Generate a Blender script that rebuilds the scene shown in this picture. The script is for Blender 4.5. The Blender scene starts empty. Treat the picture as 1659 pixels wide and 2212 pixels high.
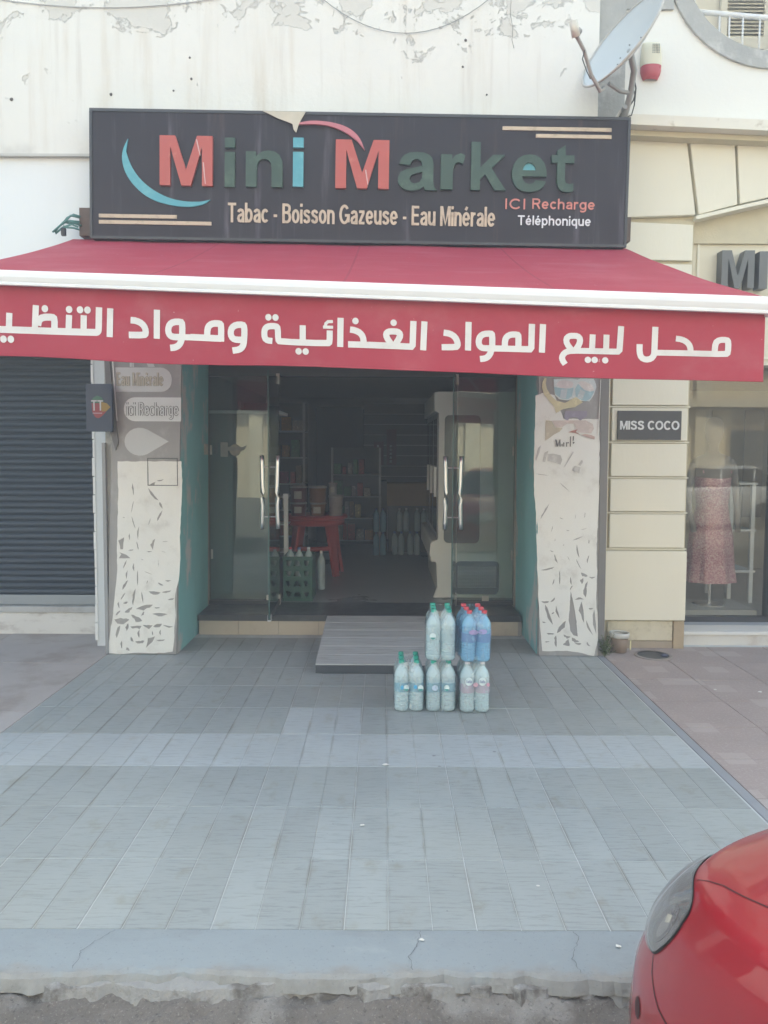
import bpy, math, random
from mathutils import Vector, Matrix, noise
random.seed(7)
SC = bpy.context.scene
COL = SC.collection
rad = math.radians

# ------------------------------------------------------------------ camera, sky, sun, exposure
CAM_H = 1.68
cd = bpy.data.cameras.new('camera')
cam = bpy.data.objects.new('camera', cd); COL.objects.link(cam)
cam.location = (0, 0, CAM_H)
cam.rotation_mode = 'XYZ'
cam.matrix_world = (Matrix.Translation((0, 0, CAM_H)) @ Matrix.Rotation(rad(90 - 3.6), 4, 'X')
                    @ Matrix.Rotation(rad(0.25), 4, 'Z'))
cd.sensor_fit = 'VERTICAL'
cd.sensor_height = 36.0
cd.sensor_width = 27.0
cd.lens = 36.0 * 1660 / 2212
cd.shift_y = -0.01427
cd.clip_start = 0.05
cd.clip_end = 500
SC.camera = cam

SUN_EL, SUN_AZ = 54.0, 12.0        # the sun stands behind the shop row (azimuth from +Y towards +X)
w = bpy.data.worlds.new('World'); SC.world = w; w.use_nodes = True
nt = w.node_tree; nt.nodes.clear()
sky = nt.nodes.new('ShaderNodeTexSky'); sky.sky_type = 'NISHITA'; sky.sun_disc = False
sky.sun_elevation = rad(SUN_EL); sky.sun_rotation = rad(SUN_AZ); sky.air_density = 1.0; sky.dust_density = 3.0
bg = nt.nodes.new('ShaderNodeBackground'); bg.inputs['Strength'].default_value = 0.12
wo = nt.nodes.new('ShaderNodeOutputWorld')
nt.links.new(sky.outputs[0], bg.inputs[0]); nt.links.new(bg.outputs[0], wo.inputs[0])
sl = bpy.data.lights.new('sun', 'SUN'); sl.energy = 3.6; sl.angle = rad(0.6); sl.color = (1.0, 0.95, 0.87)
sun = bpy.data.objects.new('sun', sl); COL.objects.link(sun)
sv = Vector((math.sin(rad(SUN_AZ)) * math.cos(rad(SUN_EL)), math.cos(rad(SUN_AZ)) * math.cos(rad(SUN_EL)), math.sin(rad(SUN_EL))))
sun.rotation_euler = sv.to_track_quat('Z', 'Y').to_euler()
vs = SC.view_settings
vs.view_transform = 'Standard'; vs.look = 'None'; vs.exposure = 2.7; vs.gamma = 1.0; vs.use_curve_mapping = False
vs.use_white_balance = True; vs.white_balance_temperature = 7300; vs.white_balance_tint = 0
SC.render.engine = 'CYCLES'
SC.cycles.use_denoising = True
SC.cycles.max_bounces = 10; SC.cycles.transparent_max_bounces = 24; SC.cycles.transmission_bounces = 10
SC.cycles.caustics_reflective = False; SC.cycles.caustics_refractive = False

# ------------------------------------------------------------------ materials
def node(nt, t, **kw):
    n = nt.nodes.new(t)
    for k, v in kw.items():
        if k == 'inp':
            for i, x in v.items(): n.inputs[i].default_value = x
        else: setattr(n, k, v)
    return n
def c4(c): return (c[0], c[1], c[2], 1.0)
def mathn(nt, op, a, b=None, clamp=False):
    n = nt.nodes.new('ShaderNodeMath'); n.operation = op; n.use_clamp = clamp
    for i, x in enumerate((a, b)):
        if x is None: continue
        if isinstance(x, (int, float)): n.inputs[i].default_value = x
        else: nt.links.new(x, n.inputs[i])
    return n.outputs[0]
def mixc(nt, fac, a, b, mode='MIX'):
    n = nt.nodes.new('ShaderNodeMix'); n.data_type = 'RGBA'; n.blend_type = mode
    for sock, x in ((n.inputs['Factor'], fac), (n.inputs[6], a), (n.inputs[7], b)):
        if isinstance(x, (int, float)): sock.default_value = x
        elif isinstance(x, tuple): sock.default_value = c4(x)
        else: nt.links.new(x, sock)
    return n.outputs[2]
def ramp(nt, val, lo, hi):
    n = nt.nodes.new('ShaderNodeMapRange'); n.interpolation_type = 'SMOOTHSTEP'
    n.inputs[1].default_value = lo; n.inputs[2].default_value = hi
    nt.links.new(val, n.inputs[0]); return n.outputs[0]
def pos(nt, scale=(1, 1, 1)):
    g = nt.nodes.new('ShaderNodeNewGeometry')
    if scale == (1, 1, 1): return g.outputs['Position']
    m = nt.nodes.new('ShaderNodeVectorMath'); m.operation = 'MULTIPLY'; m.inputs[1].default_value = scale
    nt.links.new(g.outputs['Position'], m.inputs[0]); return m.outputs[0]
def noi(nt, vec, scale, detail=4, rough=.55, dist=0.0):
    n = nt.nodes.new('ShaderNodeTexNoise')
    n.inputs['Scale'].default_value = scale; n.inputs['Detail'].default_value = detail
    n.inputs['Roughness'].default_value = rough; n.inputs['Distortion'].default_value = dist
    nt.links.new(vec, n.inputs['Vector']); return n.outputs['Fac']
MATS = {}
def base(name):
    m = bpy.data.materials.new(name); m.use_nodes = True
    nt = m.node_tree; b = nt.nodes['Principled BSDF']; MATS[name] = m
    return m, nt, b
def M(name, col, rough=.6, metal=0., var=.12, vscale=5., bump=.0, bscale=60., col2=None, c2=(.5, .65), c2scale=4., stretch=(1, 1, 1),
      coat=0., spec=.5, rnd=0., isl=0., transl=0., emit=0., sheen=0.):
    if name in MATS: return MATS[name]
    m, nt, b = base(name)
    p = pos(nt, stretch)
    c = mixc(nt, noi(nt, p, vscale, 6), tuple(x * (1 - var) for x in col), tuple(min(1, x * (1 + var)) for x in col))
    if col2: c = mixc(nt, ramp(nt, noi(nt, p, c2scale, 9, .65), *c2), c, col2)
    if rnd or isl:
        if rnd:
            o = nt.nodes.new('ShaderNodeObjectInfo'); r = o.outputs['Random']; k = rnd
            v = mathn(nt, 'ADD', mathn(nt, 'MULTIPLY', r, 2 * k), 1 - k)
            c = mixc(nt, 1.0, c, v, 'MULTIPLY')
        if isl:
            g = nt.nodes.new('ShaderNodeNewGeometry'); o = nt.nodes.new('ShaderNodeObjectInfo')
            r = mathn(nt, 'FRACT', mathn(nt, 'ADD', g.outputs['Random Per Island'], mathn(nt, 'MULTIPLY', o.outputs['Random'], 7.3)))
            v = mathn(nt, 'ADD', mathn(nt, 'MULTIPLY', r, 2 * isl), 1 - isl)
            c = mixc(nt, 1.0, c, v, 'MULTIPLY')
    nt.links.new(c, b.inputs['Base Color'])
    rr = mathn(nt, 'ADD', mathn(nt, 'MULTIPLY', noi(nt, p, vscale * 2.3, 5), .25), rough - .125, True)
    nt.links.new(rr, b.inputs['Roughness'])
    b.inputs['Metallic'].default_value = metal
    b.inputs['Specular IOR Level'].default_value = spec
    b.inputs['Coat Weight'].default_value = coat
    b.inputs['Coat Roughness'].default_value = .04
    if emit:
        nt.links.new(c, b.inputs['Emission Color']); b.inputs['Emission Strength'].default_value = emit
    if bump:
        bn = nt.nodes.new('ShaderNodeBump'); bn.inputs['Strength'].default_value = 1.0; bn.inputs['Distance'].default_value = bump
        nt.links.new(noi(nt, p, bscale, 6, .6), bn.inputs['Height']); nt.links.new(bn.outputs[0], b.inputs['Normal'])
    if transl:
        t = nt.nodes.new('ShaderNodeBsdfTranslucent'); nt.links.new(c, t.inputs[0])
        mx = nt.nodes.new('ShaderNodeMixShader'); mx.inputs[0].default_value = transl
        nt.links.new(b.outputs[0], mx.inputs[1]); nt.links.new(t.outputs[0], mx.inputs[2])
        nt.links.new(mx.outputs[0], nt.nodes['Material Output'].inputs[0])
    return m
def schlick(nt, f0, normal=None):
    lw = nt.nodes.new('ShaderNodeLayerWeight'); lw.inputs['Blend'].default_value = .5
    if normal is not None: nt.links.new(normal, lw.inputs['Normal'])
    return mathn(nt, 'ADD', mathn(nt, 'MULTIPLY', mathn(nt, 'POWER', lw.outputs['Facing'], 5.0), 1 - f0), f0, True)
def glassM(name, tint=(.80, .88, .86), ior=1.5, rough=0.0, body=0.0, bodycol=(.8, .9, .95), gloss=1.0, smear=0.0):
    """thin sheet: tinted transmission plus Fresnel reflection, optionally a milky body"""
    m, nt, b = base(name)
    nt.nodes.remove(b)
    tr = nt.nodes.new('ShaderNodeBsdfTransparent'); tr.inputs[0].default_value = c4(tint)
    gl = nt.nodes.new('ShaderNodeBsdfGlossy'); gl.inputs['Roughness'].default_value = rough
    fr = schlick(nt, ((ior - 1) / (ior + 1)) ** 2)
    cur = tr.outputs[0]
    if body or smear:
        df = nt.nodes.new('ShaderNodeBsdfPrincipled'); df.inputs['Base Color'].default_value = c4(bodycol); df.inputs['Roughness'].default_value = .35
        mb = nt.nodes.new('ShaderNodeMixShader')
        f = mathn(nt, 'ADD', mathn(nt, 'MULTIPLY', ramp(nt, noi(nt, pos(nt), 3.0, 6), .4, .7), smear), body)
        nt.links.new(f, mb.inputs[0]); nt.links.new(cur, mb.inputs[1]); nt.links.new(df.outputs[0], mb.inputs[2]); cur = mb.outputs[0]
    mx = nt.nodes.new('ShaderNodeMixShader')
    nt.links.new(mathn(nt, 'MULTIPLY', fr, gloss, True), mx.inputs[0]); nt.links.new(cur, mx.inputs[1]); nt.links.new(gl.outputs[0], mx.inputs[2])
    nt.links.new(mx.outputs[0], nt.nodes['Material Output'].inputs[0])
    return m

# ------------------------------------------------------------------ mesh building
class MB:
    def __init__(s): s.v = []; s.f = []
    def add(s, vs, fs):
        o = len(s.v); s.v += [tuple(v) for v in vs]; s.f += [tuple(i + o for i in f) for f in fs]; return s
    def box(s, x0, x1, y0, y1, z0, z1):
        return s.add([(x0, y0, z0), (x1, y0, z0), (x1, y1, z0), (x0, y1, z0), (x0, y0, z1), (x1, y0, z1), (x1, y1, z1), (x0, y1, z1)],
                     [(3, 2, 1, 0), (4, 5, 6, 7), (0, 1, 5, 4), (1, 2, 6, 5), (2, 3, 7, 6), (3, 0, 4, 7)])
    def prism(s, poly, y0, y1):           # outline in x,z extruded in y
        n = len(poly); a = sum(poly[i][0] * poly[(i + 1) % n][1] - poly[(i + 1) % n][0] * poly[i][1] for i in range(n))
        if a < 0: poly = poly[::-1]
        vs = [(p[0], y0, p[1]) for p in poly] + [(p[0], y1, p[1]) for p in poly]
        fs = [tuple(range(n)), tuple(range(2 * n - 1, n - 1, -1))] + [(i, i + n, (i + 1) % n + n, (i + 1) % n) for i in range(n)]
        return s.add(vs, fs)
    def prismx(s, poly, x0, x1):          # outline in y,z extruded in x
        n = len(poly)
        vs = [(x0, p[0], p[1]) for p in poly] + [(x1, p[0], p[1]) for p in poly]
        fs = [tuple(range(n - 1, -1, -1)), tuple(range(n, 2 * n))] + [(i, (i + 1) % n, (i + 1) % n + n, i + n) for i in range(n)]
        return s.add(vs, fs)
    def tube(s, pts, r, n=8, caps=True, r2=None):
        pts = [Vector(p) for p in pts]; m = len(pts); o = len(s.v); up = Vector((0, 0, 1))
        for i, p in enumerate(pts):
            d = (pts[min(i + 1, m - 1)] - pts[max(i - 1, 0)]).normalized()
            u = d.cross(up)
            if u.length < 1e-3: u = d.cross(Vector((1, 0, 0)))
            u.normalize(); v = u.cross(d)
            rr = r if r2 is None else r + (r2 - r) * i / (m - 1)
            for k in range(n):
                a = 2 * math.pi * k / n; s.v.append(tuple(p + (u * math.cos(a) + v * math.sin(a)) * rr))
        for i in range(m - 1):
            for k in range(n):
                s.f.append((o + i * n + k, o + i * n + (k + 1) % n, o + (i + 1) * n + (k + 1) % n, o + (i + 1) * n + k))
        if caps:
            s.f.append(tuple(o + k for k in range(n - 1, -1, -1))); s.f.append(tuple(o + (m - 1) * n + k for k in range(n)))
        return s
    def lathe(s, prof, c=(0, 0, 0), n=20, sx=1., sy=1., cap=True):
        o = len(s.v); m = len(prof)
        for r, z in prof:
            for k in range(n):
                a = 2 * math.pi * k / n; s.v.append((c[0] + r * math.cos(a) * sx, c[1] + r * math.sin(a) * sy, c[2] + z))
        for i in range(m - 1):
            for k in range(n):
                s.f.append((o + i * n + k, o + i * n + (k + 1) % n, o + (i + 1) * n + (k + 1) % n, o + (i + 1) * n + k))
        if cap:
            s.f.append(tuple(o + k for k in range(n - 1, -1, -1))); s.f.append(tuple(o + (m - 1) * n + k for k in range(n)))
        return s
    def grid(s, fn, nu, nv):
        o = len(s.v)
        for j in range(nv + 1):
            for i in range(nu + 1): s.v.append(tuple(fn(i / nu, j / nv)))
        for j in range(nv):
            for i in range(nu):
                a = o + j * (nu + 1) + i; s.f.append((a, a + 1, a + nu + 2, a + nu + 1))
        return s
    def mesh(s, name, mat, smooth=False):
        me = bpy.data.meshes.new(name); me.from_pydata(s.v, [], s.f); me.update()
        if mat: me.materials.append(mat)
        if smooth: me.polygons.foreach_set('use_smooth', [True] * len(me.polygons))
        return me
    def build(s, name, mat, parent=None, smooth=False, bevel=0., world=True, angle=None):
        off = woff(parent) if (parent and world) else Vector((0, 0, 0))
        if off.length: s.v = [(v[0] - off.x, v[1] - off.y, v[2] - off.z) for v in s.v]
        o = bpy.data.objects.new(name, s.mesh(name, mat, smooth)); COL.objects.link(o)
        if parent: o.parent = parent
        if bevel:
            md = o.modifiers.new('bevel', 'BEVEL'); md.width = bevel; md.segments = 2; md.limit_method = 'ANGLE'; md.angle_limit = rad(40)
        return o
def woff(o):
    v = Vector((0, 0, 0))
    while o: v += o.location; o = o.parent
    return v
def tag(o, label=None, cat=None, group=None, kind=None):
    if label: o['label'] = label
    if cat: o['category'] = cat
    if group: o['group'] = group
    if kind: o['kind'] = kind
    return o
def thing(name, label, cat, loc=(0, 0, 0), rotz=0., group=None):
    o = bpy.data.objects.new(name, None); COL.objects.link(o); o.empty_display_size = .1
    o.location = loc; o.rotation_euler = (0, 0, rotz)
    return tag(o, label, cat, group)
def struct(name, mb, mat, **kw): return tag(mb.build(name, mat, **kw), kind='structure')
def inst(me, name, parent=None, loc=(0, 0, 0), rot=(0, 0, 0), scale=(1, 1, 1)):
    o = bpy.data.objects.new(name, me); COL.objects.link(o); o.parent = parent
    o.location = loc; o.rotation_euler = rot; o.scale = scale; return o
def BX(*a): return MB().box(*a)
def copy_tree(o, parent=None):
    c = o.copy(); COL.objects.link(c); c.parent = parent
    for ch in list(o.children): copy_tree(ch, c)
    return c

def curve_mesh(obj_data, name):
    t = bpy.data.objects.new('tmp', obj_data); COL.objects.link(t)
    dg = bpy.context.evaluated_depsgraph_get(); dg.update()
    me = bpy.data.meshes.new_from_object(t.evaluated_get(dg)); me.name = name
    bpy.data.objects.remove(t); return me
def text_raw(s, bold=0.0, ext=0.0, shear=0.0, spacing=1.0):
    c = bpy.data.curves.new('txt', 'FONT'); c.body = s; c.size = 1; c.offset = bold; c.extrude = ext; c.resolution_u = 6; c.space_character = spacing
    me = curve_mesh(c, 'lettering'); bpy.data.curves.remove(c); return me
def text(name, s, x0, x1, z0, z1, y, mat, parent=None, bold=.02, depth=.0, world=True, spacing=1.0):
    """lettering fitted to a box in x,z, its face at y"""
    me = text_raw(s, bold, .5 if depth else 0., spacing=spacing)
    xs = [v.co.x for v in me.vertices]; ys = [v.co.y for v in me.vertices]
    ax, bx, ay, by = min(xs), max(xs), min(ys), max(ys)
    off = woff(parent) if (parent and world) else Vector((0, 0, 0))
    for v in me.vertices:
        x = x0 + (v.co.x - ax) / (bx - ax) * (x1 - x0); z = z0 + (v.co.y - ay) / (by - ay) * (z1 - z0)
        yy = y + (.5 - v.co.z) * depth if depth else y
        v.co = (x - off.x, yy - off.y, z - off.z)
    me.materials.clear(); me.materials.append(mat); me.update()
    o = bpy.data.objects.new(name, me); COL.objects.link(o); o.parent = parent
    return o
def sheet(name, outer, holes, y0, y1, mat, parent=None, curl=0.0, world=True):
    """flat sheet in x,z with holes, given a thickness; hole rims lift by up to curl"""
    c = bpy.data.curves.new('sh', 'CURVE'); c.dimensions = '2D'; c.fill_mode = 'BOTH'; c.extrude = (y1 - y0) / 2
    for poly in [outer] + holes:
        sp = c.splines.new('POLY'); sp.points.add(len(poly) - 1); sp.use_cyclic_u = True
        for p, q in zip(sp.points, poly): p.co = (q[0], q[1], 0, 1)
    me = curve_mesh(c, name); bpy.data.curves.remove(c)
    off = woff(parent) if (parent and world) else Vector((0, 0, 0))
    rim = [q for h in holes for q in h]
    for v in me.vertices:
        x, z = v.co.x, v.co.y; yy = (y0 + y1) / 2 - v.co.z
        if curl:
            for q in rim:
                if abs(q[0] - x) + abs(q[1] - z) < 1e-4: yy -= curl * random.random(); break
        v.co = (x - off.x, yy - off.y, z - off.z)
    me.materials.clear(); me.materials.append(mat); me.update()
    o = bpy.data.objects.new(name, me); COL.objects.link(o); o.parent = parent
    return o
def circle(cx, cz, r, n=32, rx=None):
    return [(cx + (rx or r) * math.cos(2 * math.pi * i / n), cz + r * math.sin(2 * math.pi * i / n)) for i in range(n)]
def rrect(x0, x1, z0, z1, r, n=5):
    out = []
    for cx, cz, a0 in ((x1 - r, z1 - r, 0), (x0 + r, z1 - r, 90), (x0 + r, z0 + r, 180), (x1 - r, z0 + r, 270)):
        for i in range(n + 1):
            a = rad(a0 + 90 * i / n); out.append((cx + r * math.cos(a), cz + r * math.sin(a)))
    return out

# ------------------------------------------------------------------ lettering drawn from strokes (a plain bold grotesque)
def stroke(pts, w_):
    L = []; R_ = []; n = len(pts)
    for i in range(n):
        p = pts[i]; d0 = None; d1 = None
        if i > 0: d0 = Vector((p[0] - pts[i - 1][0], p[1] - pts[i - 1][1])).normalized()
        if i < n - 1: d1 = Vector((pts[i + 1][0] - p[0], pts[i + 1][1] - p[1])).normalized()
        d = ((d0 or d1) + (d1 or d0)).normalized(); nn = Vector((-d.y, d.x)); k = 1.0
        if d0 and d1: k = min(1.6, 1 / max(.35, nn.dot(Vector((-d0.y, d0.x)))))
        L.append((p[0] + nn.x * w_ / 2 * k, p[1] + nn.y * w_ / 2 * k)); R_.append((p[0] - nn.x * w_ / 2 * k, p[1] - nn.y * w_ / 2 * k))
    return L, R_
def arcp(cx, cy, rx, ry, a0, a1, n=18): return [(cx + rx * math.cos(rad(a0 + (a1 - a0) * i / n)), cy + ry * math.sin(rad(a0 + (a1 - a0) * i / n))) for i in range(n + 1)]
_o = arcp(.27, .36, .20, .29, 0, 360, 24)
_arch = [(.07, .42), (.10, .55), (.18, .63), (.27, .65), (.37, .62), (.44, .53), (.45, .42), (.45, 0)]
GLY = {
 'o': (.54, [_o]), 'a': (.51, [[(.09, .53), (.14, .61), (.25, .65), (.37, .62), (.43, .53), (.44, .42), (.44, 0)], [(.44, .41), (.28, .39), (.13, .32), (.08, .20), (.14, .09), (.26, .07), (.38, .12), (.44, .22)]]),
 'b': (.54, [[(.07, 0), (.07, 1)], _o]), 'p': (.54, [[(.07, -.28), (.07, .72)], _o]), 'q': (.54, [[(.47, -.28), (.47, .72)], _o]), 'h': (.52, [[(.07, 0), (.07, 1)], _arch]),
 'n': (.52, [[(.07, 0), (.07, .72)], _arch]), 'u': (.52, [[(.07, .72), (.07, .28), (.11, .13), (.20, .07), (.32, .09), (.42, .18), (.45, .30)], [(.45, 0), (.45, .72)]]),
 'r': (.35, [[(.07, 0), (.07, .72)], [(.07, .42), (.11, .56), (.20, .64), (.34, .64)]]), 'i': (.14, [[(.07, 0), (.07, .70)], [(.07, .85), (.07, 1)]]), 'l': (.14, [[(.07, 0), (.07, 1)]]),
 'c': (.50, [arcp(.27, .36, .20, .29, 42, 318)]), 'e': (.54, [[(.08, .36), (.46, .36)], arcp(.27, .36, .20, .29, 0, 322)]), 'é': (.54, [[(.08, .36), (.46, .36)], arcp(.27, .36, .20, .29, 0, 322), [(.22, .82), (.33, .98)]]),
 's': (.50, [[(.44, .53), (.37, .62), (.25, .65), (.13, .61), (.09, .52), (.15, .43), (.27, .38), (.38, .33), (.43, .22), (.38, .11), (.26, .07), (.13, .10), (.07, .20)]]),
 'z': (.47, [[(.04, .65), (.44, .65)], [(.38, .62), (.08, .10)], [(.03, .07), (.45, .07)]]), 'g': (.54, [_o, [(.47, .72), (.47, -.04), (.42, -.15), (.30, -.21), (.18, -.20), (.08, -.13)]]),
 'f': (.36, [[(.37, .92), (.27, .92), (.19, .84), (.17, .72), (.17, 0)], [(.02, .64), (.36, .64)]]),
 'T': (.62, [[(0, .93), (.62, .93)], [(.31, 0), (.31, .92)]]), 'E': (.55, [[(.07, 0), (.07, 1)], [(.07, .93), (.54, .93)], [(.07, .52), (.50, .52)], [(.07, .07), (.55, .07)]]), 'I': (.14, [[(.07, 0), (.07, 1)]]),
 'B': (.62, [[(.07, 0), (.07, 1)], [(.07, .93), (.36, .93), (.49, .86), (.52, .74), (.48, .62), (.36, .54), (.07, .54)], [(.34, .54), (.49, .48), (.55, .31), (.50, .14), (.37, .07), (.07, .07)]]),
 'G': (.74, [arcp(.37, .5, .30, .43, 42, 345), [(.40, .45), (.67, .45), (.67, .10)]]), 'C': (.68, [arcp(.36, .5, .29, .43, 42, 318)]), 'O': (.76, [arcp(.38, .5, .31, .43, 0, 360, 28)]),
 'M': (.74, [[(.07, 0), (.07, 1)], [(.10, .98), (.37, .10), (.64, .98)], [(.67, 0), (.67, 1)]]), 'R': (.63, [[(.07, 0), (.07, 1)], [(.07, .93), (.38, .93), (.51, .86), (.55, .71), (.50, .56), (.38, .49), (.07, .49)], [(.36, .48), (.57, 0)]]),
 'S': (.62, [[(.54, .74), (.47, .88), (.31, .93), (.16, .89), (.09, .76), (.15, .62), (.31, .54), (.48, .46), (.55, .29), (.49, .13), (.32, .07), (.15, .11), (.07, .26)]]),
 '-': (.30, [[(.02, .37), (.28, .37)]]), ' ': (.22, [])}
def stext(name, s, x0, x1, z0, z1, y, mat, parent=None, weight=.14, depth=.002, world=True, gap=.085, dz=0.0, grow=0.0):
    """stroke lettering: baseline z0, cap height z1, spanning x0..x1, face at y; dz drops the far end of the line"""
    tot = sum(GLY[c][0] for c in s) + gap * (len(s) - 1); k = (x1 - x0) / tot; H = z1 - z0; mb = MB(); pen = 0; i = 0
    for c in s:
        for st_ in GLY[c][1]:
            pts = [(x0 + (pen + px) * k, z0 + pz * H - dz * (pen + px) / tot) for px, pz in st_]
            L, R_ = stroke(pts, weight * H * (.5 + .5 * min(1, k / H)) + grow); yy = y - .00025 * (i % 6); i += 1; n = len(L)
            vs_ = [(p[0], yy, p[1]) for p in R_] + [(p[0], yy, p[1]) for p in L] + [(p[0], y + depth, p[1]) for p in R_] + [(p[0], y + depth, p[1]) for p in L]
            mb.add(vs_, [(q, q + 1, n + q + 1, n + q) for q in range(n - 1)] + [(q + 1, q, 2 * n + q, 2 * n + q + 1) for q in range(n - 1)] + [(n + q, n + q + 1, 3 * n + q + 1, 3 * n + q) for q in range(n - 1)]
                   + [(0, n, 3 * n, 2 * n), (2 * n - 1, n - 1, 3 * n - 1, 4 * n - 1)])
        pen += GLY[c][0] + gap
    return mb.build(name, mat, parent, world=world)
BIG = {
 'M': ([(0, 0), (0, 1), (.295, 1), (.5, .32), (.705, 1), (1, 1), (1, 0), (.80, 0), (.80, .78), (.59, 0), (.41, 0), (.20, .78), (.20, 0)], []),
 'n': ([(0, 0), (0, .97), (.27, .97), (.27, .83), (.36, .92), (.48, .98), (.62, 1), (.78, .97), (.91, .88), (.98, .75), (1, .6), (1, 0), (.70, 0), (.70, .53), (.67, .68), (.60, .75), (.5, .77), (.40, .75), (.33, .68), (.295, .5), (.295, 0)], []),
 'a': ([(.04, .68), (.08, .83), (.16, .92), (.29, .98), (.48, 1.0), (.66, .985), (.79, .93), (.87, .84), (.90, .70), (.90, .25), (.925, .10), (1.0, .02), (.70, .02), (.66, .11), (.54, .03), (.36, 0), (.20, .02), (.08, .10), (.01, .22), (.01, .34), (.07, .47), (.22, .55), (.45, .60), (.62, .645), (.61, .73), (.55, .80), (.46, .815), (.36, .78), (.31, .66)],
       [[(.62, .49), (.45, .45), (.34, .40), (.30, .31), (.33, .22), (.43, .18), (.55, .22), (.62, .34)]]),
 'r': ([(0, 0), (0, .97), (.46, .97), (.46, .83), (.6, .95), (.8, 1.0), (1, .95), (.90, .71), (.74, .76), (.60, .72), (.52, .60), (.50, .45), (.50, 0)], []),
 'k': ([(0, 0), (0, 1), (.26, 1), (.26, .47), (.62, .74), (.96, .74), (.58, .46), (1, 0), (.68, 0), (.40, .33), (.26, .22), (.26, 0)], []),
 'e': ([(.99, .42), (.975, .60), (.91, .78), (.80, .91), (.66, .98), (.50, 1.0), (.33, .975), (.18, .89), (.06, .74), (.01, .55), (.02, .38), (.08, .21), (.18, .09), (.33, .02), (.52, 0), (.70, .025), (.84, .09), (.93, .19), (.97, .29), (.68, .32), (.62, .24), (.52, .205), (.40, .24), (.33, .32), (.305, .42)],
       [[(.31, .58), (.34, .68), (.41, .76), (.50, .79), (.59, .76), (.66, .68), (.69, .58)]]),
 't': ([(.24, .88), (.60, 1.0), (.60, .78), (1, .78), (1, .62), (.60, .62), (.60, .28), (.66, .19), (.80, .17), (.99, .19), (.99, .03), (.80, 0), (.50, .01), (.34, .08), (.25, .22), (.25, .62), (0, .62), (0, .78), (.24, .78)], [])}

# ------------------------------------------------------------------ shared materials
def plaster():
    m, nt, b = base('stained_plaster')
    p = pos(nt); z = nt.nodes.new('ShaderNodeSeparateXYZ'); nt.links.new(p, z.inputs[0])
    c = mixc(nt, noi(nt, p, 1.3, 6), (.74, .72, .66), (.82, .80, .745))
    st = ramp(nt, noi(nt, pos(nt, (2.6, 1, .22)), 1.6, 7, .6), .50, .78)
    c = mixc(nt, mathn(nt, 'MULTIPLY', st, .75), c, (.60, .52, .41))
    c = mixc(nt, mathn(nt, 'MULTIPLY', ramp(nt, noi(nt, pos(nt, (5, 1, .3)), 2.0, 6), .58, .75), .4), c, (.55, .50, .44))
    grad = ramp(nt, z.outputs['Z'], 4.72, 5.12)
    n1 = noi(nt, p, 2.4, 12, .68, .4)
    peel = ramp(nt, mathn(nt, 'ADD', n1, mathn(nt, 'MULTIPLY', grad, .155)), .640, .668)
    n2 = noi(nt, pos(nt, (1, 1, .8)), 5.5, 10, .62, .3)
    chips = ramp(nt, n2, .675, .69)
    low = mathn(nt, 'MULTIPLY', ramp(nt, z.outputs['Z'], 4.10, 4.0), ramp(nt, noi(nt, p, 3.0, 8), .48, .62))
    pk = mathn(nt, 'MAXIMUM', peel, mathn(nt, 'MULTIPLY', chips, .75))
    under = mixc(nt, noi(nt, p, 9, 6), (.62, .60, .545), (.71, .68, .62))
    c = mixc(nt, pk, c, under)
    c = mixc(nt, mathn(nt, 'MULTIPLY', low, .55), c, (.52, .50, .46))
    nt.links.new(c, b.inputs['Base Color']); b.inputs['Roughness'].default_value = .85
    bn = nt.nodes.new('ShaderNodeBump'); bn.inputs['Distance'].default_value = .006
    h = mathn(nt, 'SUBTRACT', mathn(nt, 'MULTIPLY', noi(nt, p, 24, 6), .5), mathn(nt, 'MULTIPLY', pk, .8))
    nt.links.new(h, bn.inputs['Height']); nt.links.new(bn.outputs[0], b.inputs['Normal'])
    return m
PLASTER = plaster()
WHITEWALL = M('white_paint', (.80, .815, .81), .75, var=.05, vscale=1.5, bump=.002, bscale=18, col2=(.66, .65, .61), c2=(.62, .85), c2scale=1.2, stretch=(1.6, 1, .5))
CEMENT = M('bare_cement', (.40, .40, .38), .9, var=.2, vscale=4, bump=.006, bscale=30, col2=(.55, .54, .51), c2=(.52, .68), c2scale=5)
CREAM = M('cream_paint', (.79, .745, .61), .6, var=.05, vscale=1.2, bump=.0015, bscale=25, col2=(.70, .64, .49), c2=(.60, .9), c2scale=1.6, stretch=(1.5, 1, .6))
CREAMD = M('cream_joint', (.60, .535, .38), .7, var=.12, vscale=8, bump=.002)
CREAMB = M('stained_cream', (.68, .62, .47), .75, var=.12, vscale=5, col2=(.36, .31, .20), c2=(.46, .72), c2scale=4.5, bump=.003)
TURQ = M('turquoise_paint', (.24, .53, .52), .6, var=.15, vscale=3, col2=(.55, .56, .53), c2=(.53, .61), c2scale=2.2, bump=.003, bscale=40, stretch=(1, 1, .6))
GREYBOARD = M('grey_board', (.33, .325, .32), .55, var=.14, vscale=3, col2=(.45, .45, .44), c2=(.48, .70), c2scale=3.5, stretch=(1, 1, .7), bump=.001)
FILM = M('white_film', (.77, .775, .735), .42, var=.05, vscale=3, col2=(.62, .61, .57), c2=(.52, .78), c2scale=5, bump=.004, bscale=7)
CONC = M('pavement_concrete', (.36, .335, .315), .85, var=.15, vscale=2, col2=(.26, .235, .22), c2=(.46, .7), c2scale=2.5, bump=.003, bscale=60)
GROUT = M('grout', (.52, .54, .53), .9, var=.2, vscale=6, bump=.002)
MARBLE = M('grey_marble', (.66, .655, .63), .45, var=.08, vscale=3, col2=(.48, .46, .44), c2=(.48, .62), c2scale=2.6, stretch=(1, 1, 2.2))
BLACKMET = M('black_metal', (.025, .026, .03), .45, var=.2)
DARKALU = M('dark_aluminium', (.055, .057, .062), .4, metal=.3, var=.15)
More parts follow.
